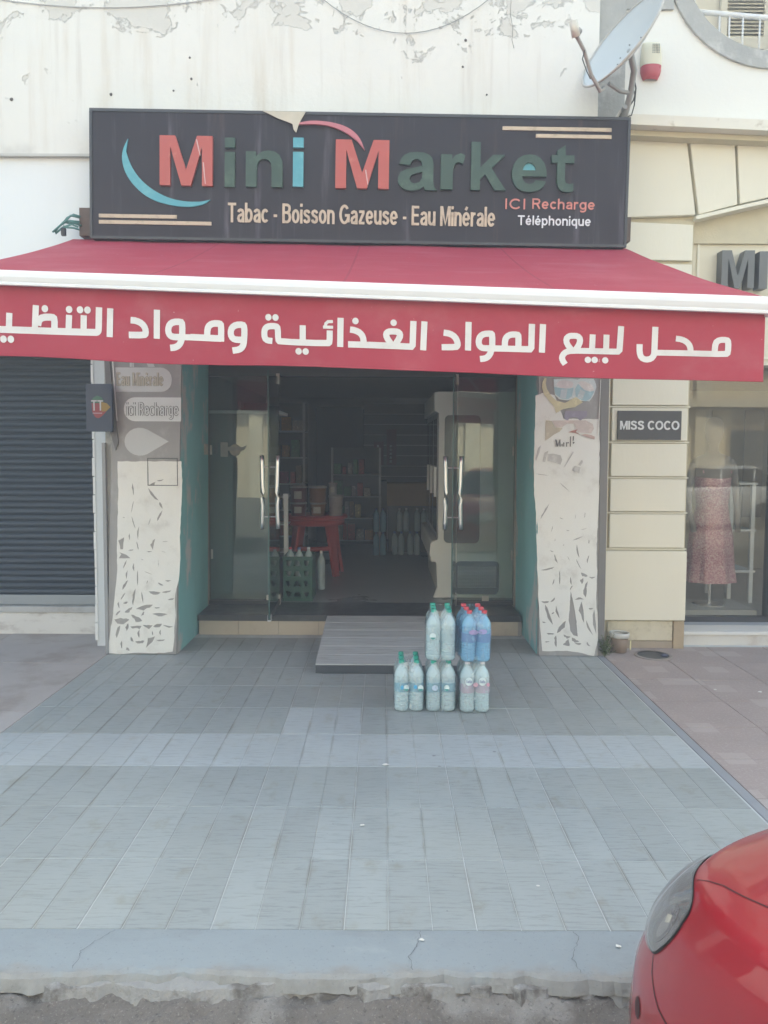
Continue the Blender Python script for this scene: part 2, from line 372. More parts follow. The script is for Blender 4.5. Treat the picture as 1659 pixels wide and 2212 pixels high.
CHROME = M('steel', (.86, .86, .87), .34, metal=1.0, var=.05)
WHITEMET = M('white_metal', (.78, .79, .80), .4, var=.04)
RUST = M('brown_rusty_steel', (.13, .09, .07), .75, var=.3, vscale=20)

def tile_mat(name, c0, k):
    m, nt, b = base(name)
    p = pos(nt)
    c = mixc(nt, noi(nt, p, 2.2, 7), tuple(x * .87 for x in c0), tuple(x * 1.12 for x in c0))
    gr = noi(nt, pos(nt, (5, 46, 1)), 1.6, 5, .7)
    c = mixc(nt, mathn(nt, 'MULTIPLY', ramp(nt, gr, .48, .68), .62), c, tuple(x * .55 for x in c0))
    dirt = ramp(nt, noi(nt, pos(nt, (1.3, 1, 1)), 5.2, 9, .62), .56, .74)
    c = mixc(nt, mathn(nt, 'MULTIPLY', dirt, .72), c, (c0[0] * .74, c0[1] * .66, c0[2] * .55))
    sc = ramp(nt, noi(nt, pos(nt, (2, 2, 1)), 28, 3, .5), .70, .76)
    c = mixc(nt, mathn(nt, 'MULTIPLY', sc, .75), c, (c0[0] * .5, c0[1] * .5, c0[2] * .5))
    tc = nt.nodes.new('ShaderNodeTexCoord'); sp_ = nt.nodes.new('ShaderNodeSeparateXYZ'); nt.links.new(tc.outputs['Object'], sp_.inputs[0])
    fx = mathn(nt, 'ABSOLUTE', mathn(nt, 'SUBTRACT', mathn(nt, 'FRACT', mathn(nt, 'MULTIPLY', sp_.outputs['X'], 1 / .15583)), .5))
    edge = mathn(nt, 'MULTIPLY', ramp(nt, fx, .40, .5), ramp(nt, noi(nt, pos(nt, (3, 1.2, 1)), 3.2, 6, .6), .42, .66))
    c = mixc(nt, mathn(nt, 'MULTIPLY', edge, .75), c, (c0[0] * .60, c0[1] * .54, c0[2] * .46))
    big = ramp(nt, noi(nt, p, .9, 5, .55), .35, .7)
    c = mixc(nt, mathn(nt, 'MULTIPLY', big, .30), c, (c0[0] * 1.10, c0[1] * 1.02, c0[2] * .90))
    foot = ramp(nt, noi(nt, pos(nt, (1, 1.4, 1)), 9, 4, .5, .8), .64, .72)
    c = mixc(nt, mathn(nt, 'MULTIPLY', foot, .38), c, (c0[0] * .7, c0[1] * .7, c0[2] * .7))
    g = nt.nodes.new('ShaderNodeNewGeometry'); o = nt.nodes.new('ShaderNodeObjectInfo')
    r = mathn(nt, 'FRACT', mathn(nt, 'ADD', g.outputs['Random Per Island'], mathn(nt, 'MULTIPLY', o.outputs['Random'], 7.3)))
    c = mixc(nt, 1.0, c, mathn(nt, 'ADD', mathn(nt, 'MULTIPLY', r, 2 * k), 1 - k), 'MULTIPLY')
    nt.links.new(c, b.inputs['Base Color'])
    nt.links.new(mathn(nt, 'ADD', mathn(nt, 'MULTIPLY', noi(nt, p, 7, 5), .3), .40), b.inputs['Roughness'])
    b.inputs['Specular IOR Level'].default_value = .35
    bn = nt.nodes.new('ShaderNodeBump'); bn.inputs['Distance'].default_value = .0012
    nt.links.new(gr, bn.inputs['Height']); nt.links.new(bn.outputs[0], b.inputs['Normal'])
    return m
TILE = tile_mat('grey_plank_tile', (.330, .360, .355), .07)
TILEL = tile_mat('pale_plank_tile', (.415, .455, .465), .04)
def pink_mat():
    m, nt, b = base('pink_cement_tile')
    p = pos(nt)
    c = mixc(nt, noi(nt, p, 3, 8), (.30, .24, .22), (.42, .345, .315))
    sn = nt.nodes.new('ShaderNodeVectorMath'); sn.operation = 'SNAP'; sn.inputs[1].default_value = (.155, .155, 10)
    nt.links.new(p, sn.inputs[0])
    wn = nt.nodes.new('ShaderNodeTexWhiteNoise'); nt.links.new(sn.outputs[0], wn.inputs['Vector'])
    c = mixc(nt, mathn(nt, 'MULTIPLY', ramp(nt, wn.outputs['Value'], .80, .81), .30), c, (.56, .51, .465))
    c = mixc(nt, mathn(nt, 'MULTIPLY', ramp(nt, noi(nt, p, 60, 5, .7), .50, .66), .6), c, (.46, .42, .39))
    c = mixc(nt, mathn(nt, 'MULTIPLY', ramp(nt, noi(nt, p, 1.7, 9, .65), .52, .72), .55), c, (.29, .24, .21))
    nt.links.new(c, b.inputs['Base Color']); b.inputs['Roughness'].default_value = .75
    return m
PINK = pink_mat()

# ------------------------------------------------------------------ the ground
ASPH = M('asphalt', (.085, .083, .082), .9, var=.35, vscale=3, col2=(.19, .18, .175), c2=(.55, .68), c2scale=55, bump=.006, bscale=110)
struct('ground', MB().add([(-60, -60, -.145), (60, -60, -.145), (60, 60, -.145), (-60, 60, -.145)], [(0, 1, 2, 3)]), ASPH)
pave = struct('pavement', BX(-14, 14, 2.60, 13, -.14, -.012), CONC)
# forecourt of square tiles, each pressed with three planks
ROW = [2.590 + .4615 * i for i in range(10)]
TW = .4675; X0 = -.134
fore = struct('tiled_forecourt', BX(-2.25, 1.745, 2.592, 6.90, -.0118, -.0024), GROUT)
def tile_mesh(w, d, mat, planks=3):
    mb = MB(); pw = w / planks
    for i in range(planks):
        e = .0016 if 0 < i else .002
        x0, x1 = i * pw + (.0007 if i else .0015), (i + 1) * pw - (.0007 if i < planks - 1 else .0015)
        b = .0016
        mb.add([(x0, .0015, -.0026), (x1, .0015, -.0026), (x1, d - .0015, -.0026), (x0, d - .0015, -.0026),
                (x0 + b, .0015 + b, 0), (x1 - b, .0015 + b, 0), (x1 - b, d - .0015 - b, 0), (x0 + b, d - .0015 - b, 0)],
               [(4, 5, 6, 7), (0, 1, 5, 4), (1, 2, 6, 5), (2, 3, 7, 6), (3, 0, 4, 7)])
    return mb.mesh('tile', mat)
TM = {}
for r in range(9):
    for k in range(-5, 4):
        x = X0 + k * TW; wdt = TW; planks = 3
        if k == -5: x = -2.245; wdt = (X0 - 4 * TW) - x; planks = 2
        light = (r == 3) or (r == 4 and k == -1)
        key = (k == -5, light, 0)
        if key not in TM: TM[key] = tile_mesh(wdt, .4615, TILEL if light else TILE, planks)
        inst(TM[key], 'tile', fore, (x, ROW[r], random.uniform(-.0006, .0003)), (random.uniform(-.0008, .0008), random.uniform(-.0008, .0008), 0))
# edge strip along the right of the forecourt
ed = struct('forecourt_edge_strip', BX(1.7465, 1.80, 2.6, 6.32, -.0118, .003), M('strip_stone', (.29, .30, .315), .7, var=.2, vscale=5, bump=.002), bevel=.004)
# the neighbour's pink tiles
pk = struct('pink_tiled_pavement', BX(1.802, 8.2, 2.6, 7.2, -.0118, -.0075), GROUT)
ptm = MB().add([(.002, .002, -.006), (.478, .002, -.006), (.478, .478, -.006), (.002, .478, -.006), (.004, .004, 0), (.476, .004, 0), (.476, .476, 0), (.004, .476, 0)],
               [(4, 5, 6, 7), (0, 1, 5, 4), (1, 2, 6, 5), (2, 3, 7, 6), (3, 0, 4, 7)]).mesh('tile', PINK)
for i in range(9):
    for j in range(8):
        inst(ptm, 'tile', pk, (1.806 + .48 * i, 2.66 + .48 * j, random.uniform(-.002, 0)))
# left pavement of pinkish worn concrete slabs
lp = struct('worn_pavement', BX(-8, -2.252, 2.6, 7.2, -.0118, -.006), M('worn_pavement_base', (.22, .20, .185), .9, var=.2))
LPM = M('worn_pink_concrete', (.42, .39, .37), .85, var=.16, vscale=2.2, col2=(.32, .275, .25), c2=(.46, .68), c2scale=2.1, bump=.003, bscale=70, isl=.06)
for i, (xa, xb) in enumerate(((-3.35, -2.256), (-4.45, -3.36), (-5.55, -4.46), (-6.65, -5.56))):
    for j in range(4):
        ya = 2.62 + 1.1 * j
        BX(xa, xb, ya, ya + 1.092, -.006, random.uniform(-.002, 0)).build('slab', LPM, lp, world=False)
# smooth cement kerb with its crumbling edge, then the broken shoulder of the road
KERB = M('kerb_cement', (.265, .30, .312), .72, var=.12, vscale=1.6, col2=(.40, .425, .42), c2=(.55, .75), c2scale=2.5, bump=.002, bscale=50, stretch=(.6, 1, 1))
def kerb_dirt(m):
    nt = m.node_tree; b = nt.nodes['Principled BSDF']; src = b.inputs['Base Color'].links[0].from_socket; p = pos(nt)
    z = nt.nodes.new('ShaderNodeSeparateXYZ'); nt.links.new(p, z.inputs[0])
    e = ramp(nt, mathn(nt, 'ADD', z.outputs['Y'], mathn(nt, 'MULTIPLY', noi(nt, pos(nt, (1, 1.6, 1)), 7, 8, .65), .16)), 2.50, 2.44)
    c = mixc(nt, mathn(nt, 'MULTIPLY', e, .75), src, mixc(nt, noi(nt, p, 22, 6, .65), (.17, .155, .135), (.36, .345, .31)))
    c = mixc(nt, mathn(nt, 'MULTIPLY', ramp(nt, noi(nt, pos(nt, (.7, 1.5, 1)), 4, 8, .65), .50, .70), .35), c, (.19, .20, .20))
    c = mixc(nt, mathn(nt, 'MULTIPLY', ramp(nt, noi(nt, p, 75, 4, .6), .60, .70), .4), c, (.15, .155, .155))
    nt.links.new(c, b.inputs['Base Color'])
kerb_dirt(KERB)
def fr(x, s, a): return a * (noise.noise((x * s, 3.1, 0)) + .55 * noise.noise((x * s * 2.7, 9.1, 0)) + .35 * noise.noise((x * s * 7, 5.5, 0)))
def kerb_top(u, v):
    x = -7 + 14 * u; front = 2.372 + fr(x, 2.1, .026) + fr(x + 9, 13, .012); y = 2.588 + (front - 2.588) * min(1, v / .9)
    z = -.001 - .018 * max(0, v - .6) ** 1.3 + .0025 * noise.noise((x * 3, y * 6, 1))
    if v > .88: y = front - .022 * (v - .88) / .12 * (1.3 + noise.noise((x * 14, 0, 0))); z -= .040 * ((v - .88) / .12) ** 1.4
    return (x, y, z)
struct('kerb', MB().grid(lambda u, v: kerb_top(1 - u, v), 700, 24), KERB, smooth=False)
def ledge(u, v):
    x = -7 + 14 * (1 - u); back = 2.45; front = 2.345 + fr(x + 4, 1.7, .04) + fr(x + 2, 11, .025)
    y = back + (front - back) * min(1, v / .85); z = -.020 + .010 * noise.noise((x * 8, y * 12, 2)) + .006 * noise.noise((x * 25, y * 30, 5)) - .012 * v
    if v > .86: y -= .03 * (v - .86) / .14; z -= .06 * (v - .86) / .14
    return (x, y, z)
struct('broken_kerb_edge', MB().grid(ledge, 700, 22), M('broken_cement', (.30, .295, .28), .85, var=.25, vscale=6, col2=(.13, .118, .105), c2=(.44, .60), c2scale=7, bump=.010, bscale=40))
def shoulder(u, v):
    x = -7 + 14 * (1 - u); y = 2.40 - 1.0 * v
    z = -.045 - .088 * min(1, v * 2.6) + .026 * noise.noise((x * 7, y * 9, 4)) + .016 * noise.noise((x * 27, y * 27, 7)) + .006 * noise.noise((x * 70, y * 70, 1))
    return (x, y, max(z, -.15))
def shoulder_mat():
    m, nt, b = base('broken_road_shoulder'); p = pos(nt)
    c = mixc(nt, noi(nt, p, 6, 9, .65), (.085, .076, .068), (.24, .215, .19))
    c = mixc(nt, ramp(nt, noi(nt, p, 2.2, 8, .6), .50, .62), c, (.27, .255, .235))
    c = mixc(nt, mathn(nt, 'MULTIPLY', ramp(nt, noi(nt, p, 120, 5, .7), .56, .66), .55), c, (.36, .335, .305))
    c = mixc(nt, mathn(nt, 'MULTIPLY', ramp(nt, noi(nt, p, 85, 5, .7), .57, .66), .6), c, (.05, .047, .045))
    nt.links.new(c, b.inputs['Base Color']); b.inputs['Roughness'].default_value = .95
    bn = nt.nodes.new('ShaderNodeBump'); bn.inputs['Distance'].default_value = .012
    nt.links.new(noi(nt, p, 55, 7, .65), bn.inputs['Height']); nt.links.new(bn.outputs[0], b.inputs['Normal'])
    return m
struct('road_shoulder', MB().grid(shoulder, 760, 80), shoulder_mat(), smooth=True)
# cracks across the kerb
CRK = M('crack_dirt', (.11, .115, .12), .95, var=.2)
for ci, pts in enumerate(([(-.93, 2.585), (-.97, 2.53), (-1.01, 2.47), (-.995, 2.44), (-1.0, 2.38)], [(.135, 2.585), (.13, 2.55), (.115, 2.50), (.09, 2.45), (.10, 2.38)],
                          [(.665, 2.585), (.68, 2.55), (.65, 2.49), (.63, 2.44), (.64, 2.37)])):
    if ci == 3: pts = [(x, y - .01) for x, y in pts]
    mb = MB(); q = []
    for a, b2 in zip(pts, pts[1:]):
        for k in range(6): q.append((a[0] + (b2[0] - a[0]) * k / 6 + random.uniform(-.004, .004), a[1] + (b2[1] - a[1]) * k / 6 + random.uniform(-.003, .003)))
    q.append(pts[-1])
    L = [(x - random.uniform(.0003, .0013), y - (.0016 if ci == 3 else 0), .0022) for x, y in q]; Rr = [(x + random.uniform(.0003, .0013), y + (.0016 if ci == 3 else .0), .0022) for x, y in q]
    n = len(q); mb.add(L + Rr, [(i, i + 1, n + i + 1, n + i) for i in range(n - 1)])
    o = mb.build('crack', CRK, bpy.data.objects['kerb'])

# ------------------------------------------------------------------ the mini market building
mk = thing('market_building', 'old white plastered building of the mini market with stained upper wall', 'building', (-.25, 6.2, 0))
# upper wall with peeling plaster, a lower smooth band under a moulded edge
MB().box(-6, 1.662, 6.20, 6.5, 3.985, 5.9).build('upper_wall', PLASTER, mk)
MB().box(-6, 1.662, 6.235, 6.5, 2.62, 3.985).build('lower_wall', WHITEWALL, mk)
MB().box(-6, -2.27, 6.19, 6.234, 3.965, 3.984).build('moulding', M('moulding_dirt', (.55, .54, .50), .8, var=.2), mk)
MB().box(1.663, 1.90, 6.30, 6.5, 2.62, 5.9).build('cement_strip', CEMENT, mk)
MB().box(-12, 1.9, 6.5, 14, 2.95, 10.5).build('building_mass', WHITEWALL, mk)
for x, z, r in [(q[0], q[1], q[2] * .62) for q in ((-1.53, 4.72, .014), (-1.52, 4.56, .016), (-1.66, 4.47, .013), (-2.15, 4.44, .02), (-2.93, 4.40, .022), (.79, 4.45, .012), (.60, 4.66, .014), (.62, 4.86, .018), (-.01, 4.29, .034))]:
    m2 = MB(); m2.lathe([(r, 0), (r * .92, .004), (r * .4, .006)], n=9)
    m2.v = [(x + v[0], 6.1985 - v[2], z + v[1] * random.uniform(.8, 1.2)) for v in m2.v]
    m2.f = [f[::-1] for f in m2.f]
    m2.build('anchor_hole', M('anchor_dark', (.11, .10, .095), .9, var=.3), mk)
# pillars left and right of the entrance
def pillar(x0, x1, xb0, xb1, inner):
    p = MB()
    p.add([(xb0, 6.202, 0), (xb1, 6.202, 0), (xb1, 7.30, 0), (xb0, 7.30, 0), (x0, 6.202, 2.62), (x1, 6.202, 2.62), (x1, 7.30, 2.62), (x0, 7.30, 2.62)],
          [(0, 1, 5, 4), (1, 2, 6, 5), (2, 3, 7, 6), (3, 0, 4, 7), (4, 5, 6, 7)])
    return p
pillar(-2.245, -1.655, -2.252, -1.687, 1).build('pillar', CEMENT, mk, bevel=.006)
pillar(1.252, 1.79, 1.268, 1.80, -1).build('pillar', CEMENT, mk, bevel=.006)
# turquoise painted reveals
for xs in ((-1.686, -1.654, -1.683, -1.650), (1.265, 1.249, 1.261, 1.245)):
    b0, t0, b1, t1 = xs
    MB().add([(b0, 6.235, .001), (b1, 6.235, .001), (b1, 7.27, .001), (b0, 7.27, .001), (t0, 6.235, 2.615), (t1, 6.235, 2.615), (t1, 7.27, 2.615), (t0, 7.27, 2.615)],
             [(0, 1, 5, 4), (1, 2, 6, 5), (2, 3, 7, 6), (3, 0, 4, 7), (4, 5, 6, 7)]).build('painted_reveal', TURQ, mk)
# white strip of wall and grey conduit left of the left pillar
MB().box(-2.43, -2.253, 6.44, 7.0, 0, 3.0).build('side_wall', M('white_dirty_base', (.66, .70, .72), .7, var=.06, vscale=2, bump=.002, col2=(.42, .40, .37), c2=(.62, .76), c2scale=1.6), mk)
for k in range(16):
    z = .05 + k * .155
    MB().box(-2.436 - random.uniform(0, .010), -2.42, 6.433, 6.46, z, z + .155 + random.uniform(-.01, 0)).build('plaster_lip', WHITEWALL, mk)
# entrance: step with cream riser tiles, dark sill, interior floor
ST = .185
MB().box(-1.66, 1.25, 6.86, 12.7, -.01, ST - .055).build('step', CONC, mk)
RT = M('cream_riser_tile', (.47, .415, .33), .4, var=.15, vscale=3, col2=(.36, .31, .24), c2=(.5, .75), c2scale=3, rnd=.08)
rm = BX(.002, .358, -.012, 0, .002, ST - .058).mesh('riser_tile', RT)
xs_ = [-1.665 + .36 * i for i in range(8)]
for x in xs_: inst(rm, 'riser_tile', mk, (x + .25, 6.858 - 6.2, 0))
MB().box(-1.672, 1.238, 6.835, 7.42, ST - .055, ST).build('door_sill', M('dark_sill', (.045, .048, .052), .35, var=.2, col2=(.085, .088, .09), c2=(.5, .7)), mk, bevel=.003)
INTF = M('shop_floor', (.34, .36, .365), .30, var=.04, vscale=.5)
MB().box(-1.95, 1.75, 7.42, 12.7, .10, ST - .003).build('shop_floor', INTF, mk)
IW = M('shop_wall', (.42, .40, .385), .7, var=.1)
for bx in ((-2.05, -1.95, 7.3, 12.8, .1, 2.62), (1.75, 1.85, 7.3, 12.8, .1, 2.62), (-1.95, 1.75, 12.7, 12.8, .1, 2.62)):
    BX(*bx).build('shop_wall', IW, mk)
BX(-2.05, 1.85, 6.5, 12.8, 2.52, 2.60).build('shop_ceiling', M('shop_ceiling', (.55, .52, .50), .8, var=.06), mk)
# jambs and door head
JAMB = M('beige_jamb', (.36, .325, .27), .6, var=.12, vscale=8, col2=(.25, .20, .15), c2=(.55, .7))
for xj in (-1.735, 1.25):
    BX(xj, xj + .055, 7.30, 7.40, ST + .001, 2.52).build('door_jamb', JAMB, mk)
BX(-1.68, 1.25, 7.31, 7.39, 2.36, 2.52).build('door_head', DARKALU, mk)

# ------------------------------------------------------------------ grey boards and peeling film on the pillars
def lens(t, n=5):
    x1, z1, x2, z2, wd = t; wd *= 1.2; dx, dz = x2 - x1, z2 - z1; L = math.hypot(dx, dz); nx, nz = -dz / L, dx / L; a = []; b2 = []
    bend = random.uniform(-.25, .25) * wd
    for i in range(1, n):
        f = i / n; ww = wd * .5 * math.sin(math.pi * f) ** .8 * random.uniform(.75, 1.2); bo = bend * math.sin(math.pi * f)
        k1 = random.uniform(.15, .6) * ww; k2 = random.uniform(1.0, 2.1) * ww; a.append((x1 + dx * f + nx * (k1 + bo), z1 + dz * f + nz * (k1 + bo))); b2.append((x1 + dx * f - nx * (k2 - bo), z1 + dz * f - nz * (k2 - bo)))
    return [(x1, z1)] + a + [(x2, z2)] + b2[::-1]
def rough_edge(poly, amp=.003, step=.035):
    out = []
    for a, b2 in zip(poly, poly[1:] + poly[:1]):
        n = max(1, int(math.hypot(b2[0] - a[0], b2[1] - a[1]) / step))
        for k in range(n):
            out.append((a[0] + (b2[0] - a[0]) * k / n + random.uniform(-amp, amp), a[1] + (b2[1] - a[1]) * k / n + random.uniform(-amp, amp)))
    return out
TEARS_L=[(-2.023,1.401,-2.014,1.299,0.0114),(-2.014,1.259,-2.037,1.155,0.0068),(-2.034,1.132,-2.003,1.029,0.0068),(-1.896,1.362,-1.814,1.259,0.016),(-1.805,1.248,-1.783,1.191,0.0137),(-1.784,1.182,-1.828,1.093,0.016),(-1.887,1.385,-1.835,1.411,0.0137),(-1.826,1.419,-1.769,1.431,0.0091),(-1.974,1.052,-1.985,0.937,0.0091),(-1.997,0.928,-1.981,0.859,0.0091),(-1.847,0.949,-1.866,0.857,0.0182),(-1.918,0.846,-1.872,0.847,0.0068),(-2.067,0.854,-2.021,0.859,0.0068),(-2.053,0.994,-2.052,0.937,0.008),(-2.079,0.775,-2.109,0.706,0.0114),(-2.022,0.752,-2.02,0.683,0.0091),(-2.073,0.694,-2.082,0.619,0.0103),(-2.071,0.611,-2.118,0.532,0.0137),(-1.991,0.695,-1.993,0.567,0.0091),(-2.012,0.544,-2.034,0.404,0.016),(-1.963,0.521,-1.951,0.422,0.0091),(-2.095,0.509,-2.131,0.45,0.0114),(-1.905,0.521,-1.808,0.51,0.0251),(-1.772,0.609,-1.72,0.609,0.0091),(-1.83,0.591,-1.784,0.568,0.0137),(-1.8,0.513,-1.721,0.528,0.0114),(-1.751,0.454,-1.699,0.464,0.0137),(-2.011,0.375,-1.872,0.411,0.0251),(-1.861,0.387,-1.815,0.388,0.0114),(-1.879,0.335,-1.752,0.333,0.0205),(-2.149,0.433,-2.144,0.38,0.0114),(-2.114,0.421,-2.074,0.433,0.0137),(-2.188,0.287,-2.065,0.287,0.0456),(-2.052,0.328,-1.961,0.276,0.0319),(-2.104,0.346,-2.04,0.392,0.0228),(-2.179,0.322,-2.138,0.363,0.0137),(-1.972,0.317,-1.948,0.364,0.0114),(-2.06,0.229,-1.967,0.235,0.0273),(-1.958,0.243,-1.877,0.242,0.0228),(-1.872,0.23,-1.8,0.254,0.0273),(-1.794,0.244,-1.708,0.231,0.0114),(-2.14,0.24,-2.171,0.135,0.0205),(-2.077,0.258,-2.089,0.194,0.0182),(-1.985,0.206,-1.988,0.136,0.0114),(-1.881,0.195,-1.876,0.16,0.0091),(-1.812,0.207,-1.813,0.16,0.0091),(-2.055,0.147,-2.033,0.106,0.0182),(-2.021,0.106,-1.946,0.113,0.0251),(-1.859,0.15,-1.935,0.054,0.0296),(-1.848,0.119,-1.778,0.125,0.0114),(-2.131,0.112,-2.129,0.047,0.0114),(-2.091,0.059,-2.069,0.03,0.016)]
TEARS_R=[(1.335,1.253,1.262,1.121,0.0124),(1.237,1.108,1.243,0.995,0.01),(1.206,1.489,1.325,1.474,0.0037),(1.407,1.422,1.495,1.341,0.005),(1.522,0.949,1.609,0.984,0.01),(1.56,0.921,1.583,0.808,0.0124),(1.657,0.959,1.658,0.922,0.0075),(1.662,0.833,1.648,0.764,0.01),(1.38,0.839,1.409,0.763,0.0124),(1.342,0.87,1.373,0.857,0.0062),(1.269,0.708,1.382,0.734,0.0124),(1.556,0.801,1.602,0.713,0.0075),(1.596,0.688,1.653,0.659,0.0249),(1.662,0.654,1.716,0.654,0.0124),(1.616,0.646,1.607,0.593,0.0174),(1.426,0.706,1.428,0.586,0.01),(1.515,0.656,1.523,0.586,0.0124),(1.366,0.586,1.381,0.636,0.0075),(1.533,0.582,1.511,0.544,0.01),(1.654,0.619,1.64,0.485,0.0274),(1.628,0.47,1.55,0.466,0.0124),(1.28,0.452,1.345,0.452,0.0149),(1.353,0.446,1.389,0.484,0.0149),(1.312,0.427,1.378,0.261,0.0224),(1.4,0.421,1.433,0.313,0.0124),(1.364,0.348,1.386,0.368,0.01),(1.607,0.453,1.632,0.275,0.0224),(1.665,0.396,1.705,0.397,0.0124),(1.712,0.384,1.732,0.186,0.0249),(1.648,0.301,1.707,0.173,0.0149),(1.289,0.286,1.321,0.28,0.0075),(1.329,0.191,1.392,0.185,0.0149),(1.411,0.191,1.484,0.294,0.0274),(1.405,0.172,1.41,0.076,0.0199),(1.465,0.179,1.525,0.16,0.0199),(1.534,0.156,1.595,0.122,0.0249),(1.463,0.095,1.506,0.144,0.0373),(1.311,0.118,1.355,0.121,0.01),(1.557,0.111,1.614,0.106,0.0149),(1.658,0.122,1.684,0.084,0.01)]
POLY_L=[[(-2.146,0.931),(-2.099,0.96),(-2.107,0.862),(-2.127,0.862),(-2.135,0.908)],[(-2.142,0.838),(-2.079,0.816),(-2.051,0.79),(-2.142,0.79),(-2.121,0.821)]]
POLY_R=[[(1.517,0.535),(1.549,0.415),(1.569,0.288),(1.581,0.166),(1.546,0.175),(1.52,0.211),(1.506,0.3)]]
OUT_L=[(-2.138,1.572),(-1.626,1.574),(-1.623,1.42),(-1.639,1.077),(-1.647,0.927),(-1.645,0.789),(-1.657,0.615),(-1.681,0.545),(-1.692,0.475),(-1.689,0.324),(-1.7,0.231),(-1.703,0.149),(-1.716,0.02),(-1.867,0.01),(-1.982,0.016),(-2.121,0.004),(-2.248,0.006),(-2.228,0.158),(-2.209,0.263),(-2.193,0.38),(-2.182,0.497),(-2.158,0.659),(-2.156,0.81),(-2.15,1.017),(-2.139,1.304)]
OUT_R=[(1.208,2.114),(1.27,2.137),(1.357,2.115),(1.434,1.93),(1.713,1.925),(1.726,1.721),(1.73,1.423),(1.726,1.173),(1.72,0.922),(1.728,0.67),(1.726,0.479),(1.743,0.288),(1.749,0.135),(1.717,0.0),(1.622,0.026),(1.495,0.044),(1.293,0.043),(1.27,0.286),(1.253,0.541),(1.24,0.794),(1.224,1.171),(1.205,1.359),(1.201,1.545)]
STICK={'pale':[(1.347,2.242),(1.498,2.247),(1.537,2.241),(1.559,2.248),(1.663,2.246),(1.679,2.224),(1.691,2.181),(1.674,2.125),(1.636,2.068),(1.562,2.072),(1.527,2.089),(1.497,2.081),(1.457,2.072),(1.396,2.084),(1.361,2.115),(1.351,2.167)],'cup1':[(1.353,2.18),(1.403,2.171),(1.473,2.167),(1.508,2.176),(1.496,2.107),(1.466,2.085),(1.409,2.089),(1.363,2.123)],'cup2':[(1.542,2.206),(1.595,2.155),(1.639,2.144),(1.674,2.149),(1.645,2.09),(1.606,2.066),(1.557,2.085),(1.527,2.107),(1.519,2.163)],'foam1':[(1.372,2.206),(1.393,2.227),(1.428,2.234),(1.463,2.23),(1.494,2.223),(1.507,2.202),(1.495,2.178),(1.447,2.167),(1.403,2.173),(1.377,2.188)],'foam2':[(1.546,2.215),(1.568,2.228),(1.598,2.224),(1.62,2.211),(1.647,2.202),(1.665,2.177),(1.672,2.155),(1.643,2.144),(1.604,2.155),(1.573,2.176)],'lab1':[(1.406,2.158),(1.46,2.163),(1.448,2.089),(1.4,2.093)],'lab2':[(1.56,2.163),(1.602,2.142),(1.579,2.085),(1.538,2.098)],'yellow':[(1.275,2.251),(1.291,2.251),(1.285,2.205),(1.297,2.162),(1.326,2.115),(1.37,2.071),(1.44,2.054),(1.488,2.081),(1.527,2.102),(1.584,2.059),(1.52,2.02),(1.432,2.007),(1.372,1.972),(1.358,2.019),(1.313,2.071),(1.273,2.123),(1.255,2.175),(1.259,2.218)],'purple':[(1.442,1.989),(1.621,1.992),(1.619,1.946),(1.591,1.933),(1.565,1.911),(1.534,1.942),(1.477,1.937),(1.469,1.911),(1.438,1.928)],'beige':[(1.29,1.915),(1.338,1.91),(1.365,1.858),(1.427,1.854),(1.401,1.824),(1.358,1.802),(1.323,1.775),(1.288,1.753)],'pink':[(1.338,1.913),(1.609,1.916),(1.666,1.886),(1.676,1.851),(1.655,1.812),(1.55,1.82),(1.513,1.889),(1.461,1.889),(1.418,1.859),(1.374,1.858)],'red1':[(1.471,1.82),(1.501,1.833),(1.545,1.844),(1.532,1.822),(1.572,1.8),(1.524,1.815)],'red2':[(1.572,1.8),(1.607,1.807),(1.655,1.799),(1.684,1.786),(1.682,1.764),(1.621,1.781)],'m1':[(1.367,1.762),(1.379,1.762),(1.393,1.71),(1.381,1.704)],'m2':[(1.399,1.758),(1.409,1.763),(1.413,1.706),(1.403,1.706)],'m3':[(1.373,1.741),(1.376,1.741),(1.375,1.706),(1.372,1.706)],'m4':[(1.39,1.719),(1.403,1.76),(1.405,1.754),(1.393,1.708)],'a1':[(1.433,1.741),(1.443,1.737),(1.443,1.706),(1.434,1.706)],'a2':[(1.418,1.723),(1.429,1.73),(1.43,1.706),(1.421,1.708)],'r1':[(1.455,1.741),(1.465,1.741),(1.465,1.706),(1.456,1.706)],'r2':[(1.466,1.739),(1.479,1.743),(1.477,1.732),(1.467,1.732)],'l1':[(1.486,1.785),(1.494,1.789),(1.495,1.706),(1.486,1.706)],'b1':[(1.51,1.789),(1.519,1.791),(1.517,1.754),(1.508,1.754)],'b2':[(1.512,1.746),(1.525,1.741),(1.517,1.728),(1.509,1.732)],'g1':[(1.284,1.657),(1.316,1.673),(1.302,1.631),(1.291,1.583),(1.269,1.585)],'g2':[(1.308,1.644),(1.352,1.649),(1.413,1.636),(1.427,1.601),(1.415,1.561),(1.344,1.583),(1.309,1.592)],'g3':[(1.509,1.667),(1.52,1.663),(1.45,1.546),(1.443,1.544)],'g4':[(1.585,1.602),(1.594,1.584),(1.573,1.553),(1.555,1.562)],'g5':[(1.529,1.553),(1.573,1.54),(1.565,1.492),(1.508,1.514)],'g6':[(1.254,1.714),(1.242,1.653),(1.217,1.591),(1.212,1.609),(1.233,1.696)]}
